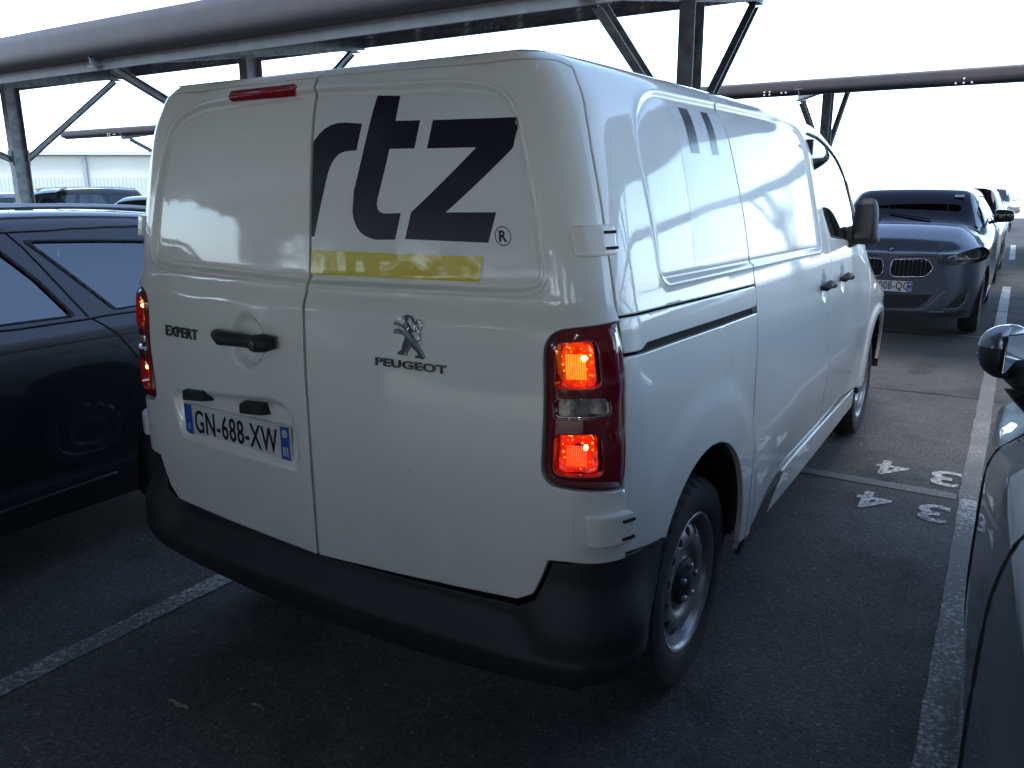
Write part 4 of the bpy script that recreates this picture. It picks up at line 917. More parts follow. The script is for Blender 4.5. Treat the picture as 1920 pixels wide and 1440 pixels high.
# ------------------------------------------------------------------ other cars
def paint(name, col, metal=.3, rough=.35): return mat(name, col, rough, metal=metal, coat=1., coat_r=.02, noise=(2.2, .5, tuple(c*.8+.006 for c in col)))
def car_spec(L=4.4, W=.90, H=1.5, hood_z=.86, cowl_z=1.02, nose_z=.72, ws0=3.25, ws1=2.45, rw1=.75, rw0=.12, tail_z=1.0, deck=None, hb=-.02, wb=(.85, 3.5), wr=.33, rail=False):
    return dict(locals())
def make_car(name, loc, rz, label, sp, pm, group=None, cat='car', detail=False, glass_m=None, step=.05, wheels=True, style='alloy', windows=None, bands=None, extra_disp=None, mirrors=True, see=False, screen=None, rearglass=True):
    L, W, H = sp['L'], sp['W'], sp['H']; root = empty(name, (0, 0, 0), 0, label, cat, group)
    P = [(x, .03*(x/(W*.75))**2.2) for x in np.linspace(0, W*.75, 40)]
    p0, p1, p2 = np.array(P[-1]), np.array([W*.96, .07]), np.array([W*.965, .42])
    for t in np.linspace(0, 1, 30)[1:]: P.append(tuple((1-t)**2*p0+2*t*(1-t)*p1+t*t*p2))
    wy = pchip([.42, 1.2, L*.5, L-1.1, L-.55], [W*.965, W*.99, W, W*.985, W*.945])
    for y in np.linspace(.42, L-.55, 120)[1:]: P.append((float(wy(y)), y))
    p0, p1, p2 = np.array([W*.945, L-.55]), np.array([W*.86, L-.17]), np.array([W*.55, L-.06])
    for t in np.linspace(0, 1, 40)[1:]: P.append(tuple((1-t)**2*p0+2*t*(1-t)*p1+t*t*p2))
    for x in np.linspace(W*.55, 0, 30)[1:]: P.append((x, L-.06*(x/(W*.55))**2))
    k = (H-1.0)/.526; zb = sp['hood_z']-.08
    bz = sp['cowl_z']-.10     # shoulder height
    Ht = pchip([0, .06, sp['rw0']+.05, sp['rw1'], (sp['rw1']+sp['ws1'])/2, sp['ws1'], sp['ws0'], sp['ws0']+.12, L-.45, L-.15, L],
               [sp['tail_z']-.08, sp['tail_z']-.02, sp['tail_z'], H-.05, H, H-.02, sp['cowl_z'], sp['cowl_z']-.01, sp['hood_z']+.05, sp['hood_z']+sp['hb'], sp['nose_z']+.08])
    f = make_surf(P, .2, pchip([.1, .2, .35, .55, bz-.14, bz, bz+.07, bz+.14, H-.12, H-.06, H-.02, H+.03, H+.08, H+.2], [.10, .06, .015, 0, .006, .03, .070, .105, .245, .290, .330, .385, .44, .56]),
                  pchip([.1, H-.12, H-.06, H-.02, H+.03, H+.08, H+.2], [.1, H-.12, H-.065, H-.038, H-.018, H-.010, H-.004]), Ht, zb, H, rear_k=.25, front_k=.35, yf=(L-.5, L))
    r = sp['wr']; holes = []
    s_ = lambda y: float(f.s_of_y(y))
    bot = [(0, .26)]+[(f.s_of_y(sp['wb'][0])-r*1.12, .22)]
    poly = [(0, .28), (s_(.42), .25)]
    for cy in sp['wb']:
        c = s_(cy); R_a = r*1.13
        for t in np.linspace(R(198), R(-18), 26): poly.append((c+R_a*math.cos(t), r+R_a*math.sin(t)))
    top = H+.075; w0, w1 = sp['ws0'], sp['ws1']; r0, r1 = sp['rw0'], sp['rw1']
    scr = rounded([(s_(w0-.03), top+.02), (s_(w0-.05), bz+.22), (s_(w1+.30), H-.04), (s_(w1+.08), H-.015), (s_(w1+.05), top+.02)], [0, .04, .1, .03, 0])
    poly += [(s_(L-.55), .22), (f.smax, .24), (f.smax, top), (s_(w0-.03), top)]+[p for p in scr if p[1] < top]+[(s_(w1+.05), top), (0, top)]
    wpoly = [poly_yz(f, w) for w in (windows or [])]
    nose_h = extra_disp
    gm = glass_m or GLASS_D
    for sg in (1, -1):
        b = panel('body_side', f, poly, pm, root, holes=wpoly, step=step, sgn=sg, disp=extra_disp, edge=.004, ret=.03, edged=detail or see)
        for w in wpoly:
            c = np.mean(w, axis=0); panel('side_window', f, [tuple(c+(np.array(p)-c)*1.02) for p in w], gm, root, step=.12, lift=-.008, sgn=sg, wall=False, edged=False)
            if detail or see: panel('window_trim', f, [tuple(c+(np.array(p)-c)*1.035) for p in w], SEAL, root, holes=[[tuple(q) for q in (c+(np.array(w)-c)*.985)]], step=.05, lift=.003, sgn=sg, edge=.002, ret=.004)
        if wheels:
            for cy in sp['wb']: wheel(sg*(W*.965-.015), cy, r, r, r*.66, sg, root, style=style, detail=False)
            for cy in sp['wb']:
                m = MB(); Vv = []; Fc = []; n = 20
                for i in range(n+1):
                    t = R(-15)+i/n*R(210)
                    for x in (W*.95, W*.5): Vv.append((sg*x, cy+r*1.13*math.cos(t), r+r*1.13*math.sin(t)))
                for i in range(n): Fc.append((2*i, 2*i+1, 2*i+3, 2*i+2))
                m.add(Vv, Fc); m.build('wheel_housing', DARK, root)
        if mirrors:
            ym = sp['ws0']-.45; zm = sp['cowl_z']+.02
            bm = bmesh.new(); bmesh.ops.create_cube(bm, size=1.); bmesh.ops.subdivide_edges(bm, edges=bm.edges[:], cuts=1, use_grid_fill=True)
            for v in bm.verts:
                x, y, z = v.co; v.co = Vector((sg*(W+.045+x*.20), ym+y*.13*(1-.5*abs(x)), zm+.06+z*(.14-.03*x)))
            me = bpy.data.meshes.new('door_mirror'); bm.to_mesh(me); bm.free(); me.materials.append(GLOSSB if detail else pm); oo = bpy.data.objects.new('door_mirror', me); COL.objects.link(oo); oo.parent = root
            md_ = oo.modifiers.new('s', 'SUBSURF'); md_.levels = 2; md_.render_levels = 2
            for p in me.polygons: p.use_smooth = True
            m = MB(); m.bar((sg*(W-.10), ym+.01, zm-.02), (sg*(W+.02), ym, zm+.02), .07, .035); m.build('mirror_foot', BLACKP, root)
    cap('roof', f, H+.07, pm, root, crown=.012, y0=.18, y1=w1+.05, n=(40, 16)); cap('bonnet', f, H+.07, pm, root, crown=.012, y0=w0-.03, y1=L-.02, n=(30, 16))
    wm = screen or gm
    ws_o = cap('windscreen', f, H+.07, wm, root, crown=.012, y0=w1+.05, y1=w0-.03, n=(12, 14))
    for sg in (1, -1): panel('windscreen_corner', f, [(p[0], min(p[1], top)) for p in scr], wm, ws_o, step=.05, sgn=sg, wall=False, edged=False)
    if rearglass: cap('rear_screen', f, H+.07, gm, root, crown=.02, y0=r0+.12, y1=r1-.02, n=(10, 12), lift=.008, w1=1.1)
    m = MB(); m.box((0, L/2, .30), (W*1.5, L*.86, .18)); m.box((0, L-.9, .55), (W*1.2, .9, .4)); m.box((0, .6, .55), (W*1.4, .7, .4)); m.box((0, L*.45, .5), (W*1.75, L*.42, .5)); m.build('floor_pan', DARK, root)
    if see or detail:
        m = MB(); m.box((0, w0-.38, sp['cowl_z']-.10), (W*1.62, .50, .16), bev=.05); m.build('dashboard', DARK, root)
        m = MB(); m.box((0, r1+.42, .98), (W*1.5, .16, .56), bev=.06); m.box((-.36, r1+.42, 1.30), (.24, .09, .16), bev=.03); m.box((.36, r1+.42, 1.30), (.24, .09, .16), bev=.03); m.box((0, r1+.15, 1.02), (W*1.5, .5, .04)); m.build('rear_bench', DARK, root)
        for x in (-.38, .38):
            for y in (ws_y(sp, 1.0), ws_y(sp, 1.9)):
                m = MB(); m.box((x, y, .95), (.46, .14, .60), bev=.05); m.box((x, y-.02, 1.32), (.25, .09, .17), bev=.035); m.build('seat', mat('seat_cloth', (.03, .03, .035), .9), root)
    root.location = loc; root.rotation_euler = (0, 0, rz)
    return root, f, Ht
def ws_y(sp, d): return sp['ws0']-.35-d
def place(root): return root

# grey-blue sport utility car facing us
BX, BY = .48, 7.78
GREYB = paint('grey_blue_paint', (.088, .098, .138), .55, .38)
LB = 4.36
spb = car_spec(L=LB, W=.925, H=1.565, hood_z=.985, hb=-.095, cowl_z=1.17, nose_z=.775, ws0=3.36, ws1=2.50, rw1=.62, rw0=.15, tail_z=1.1, wb=(.80, 3.50), wr=.345)
bwin = [rounded([(.75, 1.16), (.98, 1.42), (2.30, 1.46), (2.85, 1.30), (3.00, 1.13)], .05)]
root, f, Ht = make_car('parked_car', (BX, BY+LB, 0), math.pi, 'grey blue sport utility car facing the camera beyond the front of the white van', spb, GREYB, detail=True, windows=bwin, step=.03, see=True, glass_m=GLASS_D, screen=glass('screen_glass', (.045, .034, .030), refl=(.8, .8, .85), base_fac=0., ior=1.22))
bmw = root
# work in the car's own frame: root at the origin while its pieces are added
def at_origin(root): root['_l'] = 0; l, r_ = root.location.copy(), root.rotation_euler.copy(); del root['_l']; root.location = (0, 0, 0); root.rotation_euler = (0, 0, 0); return l, r_
lr = at_origin(bmw)
SM = f.smax
def nose(pts): return [(SM-x, z) for x, z in pts]       # x from the centre line, z height -> surface (s, q) on the front face
def q_of(z, x=0.3):
    qs = np.linspace(.2, 1.6, 561); pz = f(np.full(561, SM-x), qs)[:, 2]; i = int(np.argmax(pz >= z)) or 560; return float(qs[i])
def nz(pts): return [(SM-x, q_of(z, x)) for x, z in pts]
MESH = mat('grille_mesh', (.008, .008, .010), .5, bump=(260, 1., .004))
DKCHROME = mat('satin_chrome', (.5, .5, .52), .15, metal=1.)
for sg in (1, -1):
    gr = rounded([(.035, .775), (.050, .838), (.345, .856), (.400, .830), (.440, .752), (.385, .662), (.06, .648), (.030, .69)], [.02, .03, .03, .03, .02, .05, .03, .02])
    G_ = nz(gr); c = np.mean(G_, axis=0)
    panel('kidney_grille', f, G_, DARK, bmw, step=.03, lift=.003, sgn=sg, edged=False, wall=False)
    gi = [tuple(c+(np.array(p)-c)*np.array([.955, .90])) for p in G_]
    panel('grille_frame', f, G_, DKCHROME, bmw, holes=[gi], step=.02, lift=.016, sgn=sg, edge=.004, ret=.014)
    for k in range(8):
        x = .085+k*.040; m = MB(); za_, zb_ = .675, min(.84, .842+(k*.001)); m.tube([f(np.array([SM-x]), np.array([q_of(z, x)]))[0]*[sg, 1, 1]+np.array([0, .012, 0]) for z in (za_, .75, zb_-.008)], .0045, 6); m.build('grille_bar', GLOSSB, bmw)
        m = MB(); p = f(np.array([SM-x]), np.array([q_of(zb_-.012, x)]))[0]*[sg, 1, 1]+np.array([0, .018, 0]); m.box(p, (.012, .010, .020), bev=.003); m.build('grille_tip', DKCHROME, bmw)
    hl = rounded([(.46, .845), (.505, .802), (.590, .798), (.80, .823), (.868, .862), (.875, .925), (.83, .968), (.77, .965), (.61, .900)], [.01, .02, .02, .02, .03, .03, .02, .02, .02])
    def hs(a, b): return np.stack([np.asarray(a, float), LB-.035-.30*np.clip((np.asarray(a)-.40)/.48, 0, 1)**2.0-.30*np.clip(np.asarray(b)-.86, 0, 1)+.012, np.asarray(b, float)], -1)
    def hs2(a, b): p = hs(a, b); p[..., 0] = -p[..., 0]; return p
    c = np.mean(hl, axis=0); hr = [(-x, z) for x, z in hl]; cr = np.array([-c[0], c[1]])
    def hsn(a, b): return hs(-np.asarray(a), b)*np.array([-1, 1, 1])
    hlp = panel('headlight', hsn, hr, mat('headlight_dark', (.02, .02, .022), .2, coat=1.), bmw, step=.02, lift=.0, edge=.003, ret=.05, sgn=-sg)
    panel('headlight_trim', hsn, [tuple(cr+(np.array(p)-cr)*.90) for p in hr], DKCHROME, hlp, holes=[[tuple(cr+(np.array(p)-cr)*np.array([.86, .78])) for p in hr]], step=.02, lift=.004, edge=.001, ret=.003, sgn=-sg)
    for x, z in ((.60, .852), (.70, .868)):
        p = hs(np.array([x]), np.array([z]))[0]*[sg, 1, 1]; m = MB(); Vv = []; 
        m.tube([p+[0, -.01, 0], p+[0, .008, 0]], [.030, .026], 20); m.build('projector_lens', mat('lens_glass', (.25, .22, .18), .05, metal=.6, coat=1.), hlp, smooth=False)
    si = rounded([(.60, .345), (.835, .585), (.868, .560), (.862, .43), (.79, .35)], .02); panel('side_intake', f, nz(si), MESH, bmw, step=.03, lift=.003, sgn=sg, edged=False, wall=False)
    li = rounded([(.0, .465), (.455, .485), (.42, .42), (.345, .345), (.0, .318)], [0, .02, .02, .03, 0]); panel('lower_intake', f, nz(li), MESH, bmw, step=.03, lift=.003, sgn=sg, edged=False, wall=False)
    for pts in ([(.0, .306), (.30, .310), (.42, .335), (.53, .48), (.585, .52)], [(.58, .33), (.74, .335), (.83, .40), (.86, .50)], [(.45, .30), (.60, .305)]):
        m = MB(); m.tube([f(np.array([SM-x]), np.array([q_of(z, x)]))[0]*[sg, 1, 1]+np.array([0, .004, 0]) for x, z in dens(pts, .04, False)], .006, 6); m.build('bumper_trim', GREYB if False else mat('trim_grey', (.20, .21, .24), .3, metal=.5), bmw, smooth=True)
    panel('lower_lip', f, nz([(.0, .245), (.0, .290), (.70, .30), (.88, .33), (.90, .25)]), BLACKP, bmw, step=.04, lift=.008, sgn=sg, edge=.004, ret=.02)
    # bonnet shut line beside the headlamp
    m = MB(); m.tube([f(np.array([SM-x]), np.array([q_of(z, x)]))[0]*[sg, 1, 1] for x, z in ((.10, .868), (.30, .872), (.45, .880), (.60, .925), (.74, .965))], .004, 5); m.build('bonnet_gap', DARK, bmw)
plate('number_plate', np.array([0., LB+.012, .557]), np.array([-1., 0, 0]), np.array([0, 0, 1.]), np.array([0, 1., 0]), .520, .112, bmw, '008-QG', None, '64', .115, .72, band=.042, tcx=.085)
p = np.array([0, LB-.20, float(Ht(LB-.20))+.014])
m = MB(); nn = np.array([0, .62, .785]); uu = np.array([-1., 0, 0]); vv = np.cross(nn, uu); vv /= np.linalg.norm(vv)
def disc(nm, r0, r1, a0, a1, h, mt, par):
    k = 16; A = np.linspace(a0, a1, k+1); V_ = [p+nn*h+uu*r1*math.cos(a)+vv*r1*math.sin(a) for a in A]+[p+nn*h+uu*r0*math.cos(a)+vv*r0*math.sin(a) for a in A]
    return mesh_obj(nm, V_, [(i, i+1, k+2+i, k+1+i) for i in range(k)], mt, par)
bd = disc('round_badge', .001, .041, 0, 2*math.pi, .006, DKCHROME, bmw); disc('badge_ring', .024, .037, 0, 2*math.pi, .008, INK, bd)
for k in range(4): disc('badge_quarter', .001, .024, k*math.pi/2, (k+1)*math.pi/2, .009, mat('badge_blue', (.02, .15, .5), .3) if k % 2 else PLATEW, bd)
wsc = [o for o in bmw.children if o.name.startswith('windscreen')][0]
wv = np.array([v.co[:] for v in wsc.data.vertices]); i0 = int(np.argmin((wv[:, 0]+.50)**2+(wv[:, 1]-2.74)**2)); pz = wv[i0]
m = MB(); m.add([pz+[dx, dy, .014-dy*.46] for dx, dy in ((-.05, -.03), (.05, -.03), (.05, .03), (-.05, .03))], [(0, 1, 2, 3)]); m.build('paper_sticker', PLATEW, wsc)
for x in (-.30, .25):
    q = [wv[int(np.argmin((wv[:, 0]-xx)**2+(wv[:, 1]-yy)**2))]+[0, 0, .016] for xx, yy in ((x, 3.27), (x+.25, 3.22), (x+.52, 3.12))]
    m = MB(); m.tube(q, .008, 6); m.build('wiper', BLACKP, wsc)
m = MB(); m.box((0, 2.72, 1.44), (.24, .03, .07), bev=.01); m.build('interior_mirror', BLACKP, bmw)
bmw.location, bmw.rotation_euler = lr
# dark blue estate parked close on the left, nose towards the camera side
NAVYP = paint('navy_paint', (.011, .012, .019), .2, .3)
spl = car_spec(L=4.5, W=.92, H=1.52, hood_z=.92, cowl_z=1.08, nose_z=.80, ws0=3.15, ws1=2.35, rw1=.55, rw0=.10, tail_z=1.12, wb=(.85, 3.55), wr=.35)
YR = 1.72                                    # world y of its tail
def ly(y): return YR-y
wl = [rounded([(ly(.235), 1.385), (ly(1.05), 1.33), (ly(1.25), 1.18), (ly(1.22), 1.085), (ly(.50), 1.075)], [.02, .06, .06, .05, .02]),
      rounded([(ly(-.75), 1.39), (ly(.085), 1.385), (ly(.20), 1.24), (ly(.30), 1.075), (ly(-.78), 1.065)], [.03, .03, .02, .02, .03]),
      rounded([(ly(-.83), 1.39), (ly(-.86), 1.065), (ly(-1.90), 1.075), (ly(-1.65), 1.22), (ly(-1.25), 1.375)], [.03, .03, .06, .05, .05])]
suv, f, Ht = make_car('parked_car', (-2.56, YR, 0), math.pi, 'dark navy estate car with roof rails parked close along the left of the van', spl, NAVYP, windows=wl, step=.035, see=True, glass_m=glass('blue_tint_glass', (.42, .50, .58), base_fac=.13), detail=True)
lr = at_origin(suv)
for sg in (1, -1):
    m = MB(); pts = [f(np.array([f.s_of_y(y)]), np.array([1.535]))[0]*[sg, 1, 1]+np.array([sg*.01, 0, .030]) for y in np.linspace(.62, 2.6, 14)]
    pts[0][2] -= .03; pts[-1][2] -= .03; m.tube(pts, .013, 8); m.build('roof_rail', mat('rail_metal', (.35, .36, .38), .25, metal=.9), suv, smooth=True)
    for pts in ([(ly(.16), 1.435), (ly(.21), 1.36), (ly(.36), 1.07), (ly(.46), .98), (ly(.545), .84), (ly(.50), .70), (ly(.42), .60)], [(ly(-.80), 1.42), (ly(-.82), 1.05), (ly(-.80), .35)], [(ly(-1.95), 1.02), (ly(-1.92), .6), (ly(-1.85), .35)]):
        m = MB(); P = [f(np.array([f.s_of_y(y)]), np.array([f.sq(y, z)[1]]))[0]*[sg, 1, 1] for y, z in dens(pts, .05, False)]; m.tube(P, .0045, 5); m.build('door_gap', DARK, suv)
    for z, r_ in ((1.055, .008), (1.428, .008)):
        m = MB(); P = [f(np.array([f.s_of_y(y)]), np.array([f.sq(y, z)[1]]))[0]*[sg, 1, 1] for y in np.linspace(.5, 3.3 if z < 1.2 else 3.0, 30)]; m.tube(P, r_, 6); m.build('window_moulding', GLOSSB, suv, smooth=True)
    m = MB(); P = [f(np.array([f.s_of_y(y)]), np.array([.33+.03*abs(y-2.2)]))[0]*[sg, 1, 1] for y in np.linspace(1.35, 3.05, 20)]; m.tube(P, .009, 8); m.build('sill_moulding', BLACKP, suv, smooth=True)
    for y in (ly(-1.05), ):
        m = MB(); P = [f(np.array([f.s_of_y(y+t)]), np.array([.93]))[0]*[sg, 1, 1]+np.array([sg*h, 0, 0]) for t, h in ((-.09, .002), (-.06, .03), (.06, .03), (.09, .002))]; m.tube(P, .014, 8); m.build('door_handle', NAVYP, suv, smooth=True)
suv.location, suv.rotation_euler = lr

# grey car whose flank and mirror show at the right edge
SLATE = paint('slate_paint', (.11, .135, .16), .45, .35)
spr = car_spec(L=4.35, W=.90, H=1.48, hood_z=.90, cowl_z=1.09, nose_z=.78, ws0=3.25, ws1=2.35, rw1=.62, rw0=.12, tail_z=1.02, wb=(.80, 3.45), wr=.33)
ry = -2.15
wr_ = [rounded([(.95, 1.09), (1.25, 1.36), (2.10, 1.38), (2.10, 1.07)], .05), rounded([(2.18, 1.07), (2.18, 1.38), (2.45, 1.35), (2.95, 1.17), (3.05, 1.07)], .05)]
rc, f, Ht = make_car('parked_car', (2.70, ry, 0), R(2.8), 'slate grey car cut off by the right edge with its door mirror showing', spr, SLATE, windows=wr_, step=.03, see=True, mirrors=False, glass_m=GLASS_D)
lr = at_origin(rc)
for sg in (1, -1):
    for pts in ([(3.10, 1.05), (3.08, .90), (3.04, .70), (3.02, .45), (3.02, .30)], [(2.14, 1.05), (2.13, .7), (2.10, .32)], [(3.05, 1.0), (3.4, .95), (3.9, .86)]):
        m = MB(); P = [f(np.array([f.s_of_y(y)]), np.array([f.sq(y, z)[1]]))[0]*[sg, 1, 1] for y, z in dens(pts, .05, False)]; m.tube(P, .004, 5); m.build('panel_gap', DARK, rc)
    m = MB(); P = [f(np.array([f.s_of_y(y)]), np.array([1.062]))[0]*[sg, 1, 1]+np.array([sg*.002, 0, 0]) for y in np.linspace(1.0, 3.0, 24)]; m.tube(P, .006, 6); m.build('window_moulding', GLOSSB, rc, smooth=True)
    for y in (1.25, ):
        m = MB(); P = [f(np.array([f.s_of_y(y+t)]), np.array([.86]))[0]*[sg, 1, 1]+np.array([sg*h, 0, 0]) for t, h in ((-.09, .002), (-.06, .03), (.06, .03), (.09, .002))]; m.tube(P, .013, 8); m.build('door_handle', SLATE, rc, smooth=True)
    # mirror: dark lower half, painted upper shell, glass towards the rear, repeater strip
    mx_, my_, mz_ = sg*.85, 3.40, 1.115
    def shell_mesh(nm, m_, zlo, zhi, par, sc=(1, 1)):
        Vv = []; Fc = []; nu, nv = 20, 12
        for i in range(nv+1):
            t = i/nv; z = zlo+(zhi-zlo)*t
            zz = (z-.0)/.085; w = .105*sc[0]*math.sqrt(max(.02, 1-min(1, abs(zz))**2.6)); d = .068*sc[1]*math.sqrt(max(.02, 1-min(1, abs(zz))**2.2))
            for j in range(nu):
                a = 2*math.pi*j/nu; c_, s__ = math.cos(a), math.sin(a); x = w*abs(c_)**.75*np.sign(c_); y = d*abs(s__)**.8*np.sign(s__)
                if y < 0: y *= .35
                Vv.append((mx_+x-sg*.035*(zz < 0)*zz*zz*0, my_+y, mz_+z+.012*sg*x/.1))
        for i in range(nv):
            for j in range(nu): Fc.append((i*nu+j, i*nu+(j+1) % nu, (i+1)*nu+(j+1) % nu, (i+1)*nu+j))
        Fc += [tuple(range(nu)), tuple(range(nv*nu, nv*nu+nu))]
        ca, sa = math.cos(R(-58*sg)), math.sin(R(-58*sg)); Vv = [(mx_+(x-mx_)*ca-(y-my_)*sa, my_+(x-mx_)*sa+(y-my_)*ca, z) for x, y, z in Vv]
        b_ = MB(); b_.add(Vv, Fc); return b_.build(nm, m_, par, auto=50)
    mi = shell_mesh('door_mirror', BLACKP, -.078, .012, rc); shell_mesh('mirror_cover', SLATE, .012, .084, mi, (1.03, 1.05))
    def tn(x, y, z):
        ca, sa = math.cos(R(-58*sg)), math.sin(R(-58*sg)); return (mx_+(x-mx_)*ca-(y-my_)*sa, my_+(x-mx_)*sa+(y-my_)*ca, z)
    ca, sa = math.cos(R(-58*sg)), math.sin(R(-58*sg)); b_ = MB(); b_.box(tn(mx_, my_-.026, mz_+.005), (.150, .006, .115), rot=[[ca, -sa, 0], [sa, ca, 0], [0, 0, 1]], bev=.003); b_.build('mirror_glass', mat('mirror_dark', (.45, .48, .5), .03, metal=1.), mi)
    b_ = MB(); b_.tube([tn(mx_+sg*.09, my_+.03, mz_-.008), tn(mx_+sg*.05, my_+.062, mz_-.006), tn(mx_-sg*.02, my_+.072, mz_-.006)], .008, 6); b_.build('mirror_repeater', mat('repeater_clear', (.4, .42, .42), .15, coat=1.), mi, smooth=True)
    b_ = MB(); b_.tube([(mx_-sg*.02, my_+.01, mz_-.05), (mx_-sg*.07, my_+.0, mz_-.11), (sg*.82, my_-.01, mz_-.145)], [.045, .045, .05], 10); b_.build('mirror_foot', BLACKP, mi, smooth=True)
rc.location, rc.rotation_euler = lr

# ---- cars farther off
WHITEC = paint('white_car_paint', (.72, .73, .74), 0., .4); BLACKC = paint('black_car_paint', (.012, .012, .014), .1, .3); SILVER = paint('silver_car_paint', (.42, .43, .45), .6, .35); REDC = paint('brown_car_paint', (.10, .05, .035), .3, .35)
def swin(L, ws0, ws1, rw, zb, zt): return [rounded([(rw+.15, zb+.03), (rw+.40, zt-.03), ((ws1+rw)/2-.05, zt), ((ws1+rw)/2-.05, zb)], .05), rounded([((ws1+rw)/2+.05, zb), ((ws1+rw)/2+.05, zt), (ws1+.15, zt-.03), (ws0-.28, zb+.12), (ws0-.22, zb)], .05)]
def simple_car(loc, rz, label, pm, group=None, H=1.5, W=.90, L=4.4, mir=True):
    sp = car_spec(L=L, W=W, H=H, hood_z=.62*H, cowl_z=.70*H, nose_z=.52*H, ws0=3.1*L/4.4, ws1=2.3*L/4.4, rw1=.6, rw0=.12, tail_z=.70*H, wb=(.82, 3.48*L/4.4), wr=.33)
    r_, f, _ = make_car('parked_car', (loc[0], loc[1], 0), rz, label, sp, pm, group=group, windows=swin(L, sp['ws0'], sp['ws1'], .45, .685*H, .915*H), step=.09, mirrors=mir)
    return r_, f
est, f = simple_car((-18.7, 12.1), math.pi, 'black estate car with silver roof rails beyond the roof of the dark navy car', BLACKC, H=1.60, W=.92, L=4.7)
l, r_ = at_origin(est)
for sg in (1, -1):
    m = MB(); pts = [f(np.array([f.s_of_y(y)]), np.array([1.63]))[0]*[sg, 1, 1]+np.array([0, 0, .035]) for y in np.linspace(.6, 2.6, 10)]; m.tube(pts, .016, 6); m.build('roof_rail', mat('bright_rail', (.7, .71, .72), .25, metal=.6), est, smooth=True)
est.location, est.rotation_euler = l, r_
simple_car((-14.6, 11.6), math.pi, 'white hatchback right in front of the black estate car, half hidden by the van', WHITEC, H=1.44)
simple_car((-21.9, 11.8), math.pi, 'silver car at the left edge beyond the thick canopy post', SILVER, H=1.48)
simple_car((-25.0, 12.0), math.pi, 'dark brown car beyond the silver one at the far left edge', REDC, H=1.50)
simple_car((.45, 17.5), math.pi, 'pale silver car right behind the grey blue sport utility car', SILVER, H=1.56, W=.96)
simple_car((.35, 34.6), math.pi, 'small white car far away to the right of the grey blue car', WHITEC, H=1.45)
simple_car((2.62, 23.6), math.pi, 'black car far away, cut off by the right edge of the photo', BLACKC, H=1.5)
# ---- pale warehouse and trees far to the left
WALLC = mat('cream_wall', (.62, .60, .52), .8, noise=(.3, .6, (.5, .48, .40))); CORR = mat('corrugated_grey', (.50, .54, .57), .5, metal=.1); ROOFC = mat('pale_roof', (.5, .5, .48), .7)
wh = empty('warehouse', (-62, 34, 0), 0, 'long pale warehouse with a corrugated grey lower wall far behind the parked cars', 'warehouse')
dirv = np.array([.75, .66, 0]); dirv /= np.linalg.norm(dirv); nv_ = np.array([dirv[1], -dirv[0], 0]); Mx = np.stack([dirv, -nv_, [0, 0, 1]], 1)
c0 = np.array([-62., 34, 0])
m = MB(); m.box(c0+[0, 0, 1.9], (70, 12, 3.8), rot=Mx); m.build('wall', WALLC, wh)
m = MB(); m.box(c0+[0, 0, 3.95], (71, 13, .25), rot=Mx); m.build('roof', ROOFC, wh)
m = MB()
for k in range(280):
    p = c0+nv_*6.03+dirv*(-35+k*.25+.06); m.box(p+[0, 0, 1.15], (.12, .05, 2.3), rot=Mx)
o = m.build('corrugated_cladding', CORR, wh); o['kind'] = 'stuff'
m = MB(); m.box(c0+nv_*6.01+[0, 0, 1.15], (70, .03, 2.3), rot=Mx); m.build('lower_wall', CORR, wh)
for k in range(8):
    p = c0+nv_*6.12+dirv*(-30+k*8.5); m = MB(); m.box(p+[0, 0, 1.9], (.25, .2, 3.8), rot=Mx); m.build('downpipe', mat('pipe_grey', (.3, .32, .34), .5), wh)
LEAF = mat('leaves', (.055, .085, .03), .6, noise=(3, 1., (.10, .12, .04))); BARK = mat('bark', (.08, .065, .05), .9)
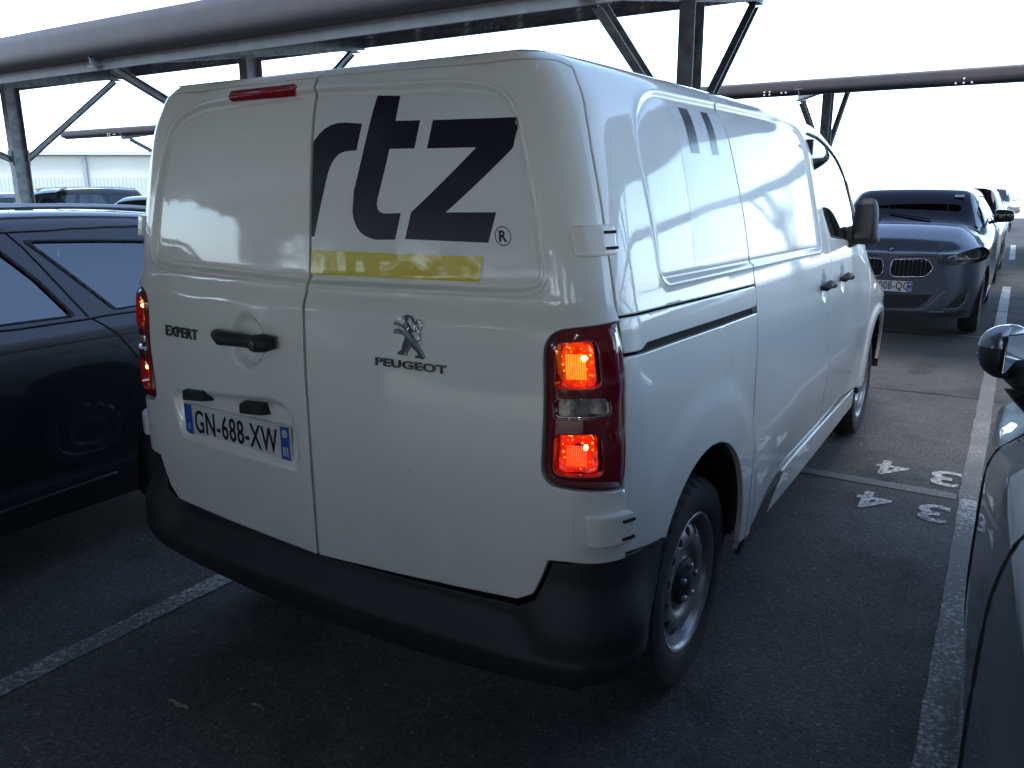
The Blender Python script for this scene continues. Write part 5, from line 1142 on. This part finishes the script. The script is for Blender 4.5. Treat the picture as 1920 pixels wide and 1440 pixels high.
def tree(loc, h, r, label, seed, group=None, n=1500):
    rnd = np.random.RandomState(seed); root = empty('tree', loc, 0, label, 'tree', group); x, y, z = loc; m = MB()
    m.tube([(x, y, 0), (x+.1, y, h*.3), (x-.1, y+.1, h*.6), (x, y, h*.85)], [.22, .17, .1, .04], 8)
    for k in range(7):
        a = k*2.4; m.tube([(x, y, h*(.32+.06*k)), (x+math.cos(a)*r*.4, y+math.sin(a)*r*.4, h*(.45+.06*k)), (x+math.cos(a)*r*.75, y+math.sin(a)*r*.75, h*(.52+.06*k))], [.08, .05, .02], 6)
    m.build('trunk', BARK, root)
    cl = [(rnd.normal(0, r*.42, 3)*[1, 1, .7]+[x, y, h*.66], r*rnd.uniform(.22, .42)) for _ in range(26)]
    Vv = []; Fc = []
    for k in range(n):
        c, rr = cl[rnd.randint(len(cl))]; d = rnd.normal(size=3); d /= np.linalg.norm(d); p = c+d*rr*rnd.uniform(.6, 1.05); a = rnd.normal(size=3); a /= np.linalg.norm(a); b = np.cross(a, rnd.normal(size=3)); b /= np.linalg.norm(b); s_ = rnd.uniform(.10, .22)
        q = len(Vv); Vv += [p+a*s_, p+b*s_*.6, p-a*s_, p-b*s_*.6]; Fc.append((q, q+1, q+2, q+3))
    o = mesh_obj('crown', Vv, Fc, LEAF, root); o['kind'] = 'stuff'; return root
tree((-52, 52, 0), 5.2, 2.6, 'pale hazy tree at the far end of the warehouse on the left', 1)
tree((-40, 46, 0), 5.6, 2.8, 'leafy tree just left of the van in the far distance', 2)

# ---- what stands behind the photographer and shows in the paintwork
rb = [(-7.4, -9.6, BLACKC, 'black'), (-4.8, -9.9, SILVER, 'silver'), (-2.2, -9.7, BLACKC, 'second black'), (.4, -9.8, WHITEC, 'white'), (3.0, -9.6, REDC, 'brown'), (5.6, -9.8, BLACKC, 'third black')]
rl = ['black hatchback two rows behind the navy car', 'silver hatchback behind the photographer on the left', 'black hatchback directly behind the white van', 'white hatchback directly behind the photographer', 'dark brown hatchback behind the slate grey car', 'black hatchback behind and right of the slate grey car']
protos = {}
for (x, y, pm, nm), lb in zip(rb, rl):
    if pm.name not in protos:
        r_, f = simple_car((x, y), R(1), lb, pm, group='cars parked behind the photographer', H=1.47); protos[pm.name] = r_
    else:
        r_ = copy_tree(protos[pm.name]); r_.location = (x, y, 0); r_['label'] = lb
for x, y, pm, lb in ((5.0, 1.2, WHITEC, 'white hatchback in the second bay right of the van'), (7.7, 1.6, SILVER, 'silver hatchback in the third bay right of the van'), (5.4, 7.9, BLACKC, 'black hatchback in the row ahead right of the van'), (-5.0, -2.8, BLACKC, 'black hatchback in the second bay left of the van'), (-7.6, -2.6, SILVER, 'silver hatchback in the third bay left of the van')):
    r_ = copy_tree(protos[pm.name]); r_.location = (x, y, 0); r_['label'] = lb; r_['group'] = 'cars parked beside the van outside the picture'
for k in range(9):
    tree((-30+k*7.2, -24-(k % 3)*1.6, 0), 5.6+(k*37 % 5)*.4, 3.2, 'tree number %s of the hedge row behind the photographer' % ['one', 'two', 'three', 'four', 'five', 'six', 'seven', 'eight', 'nine'][k], 20+k, 'trees behind the car park', n=2600)
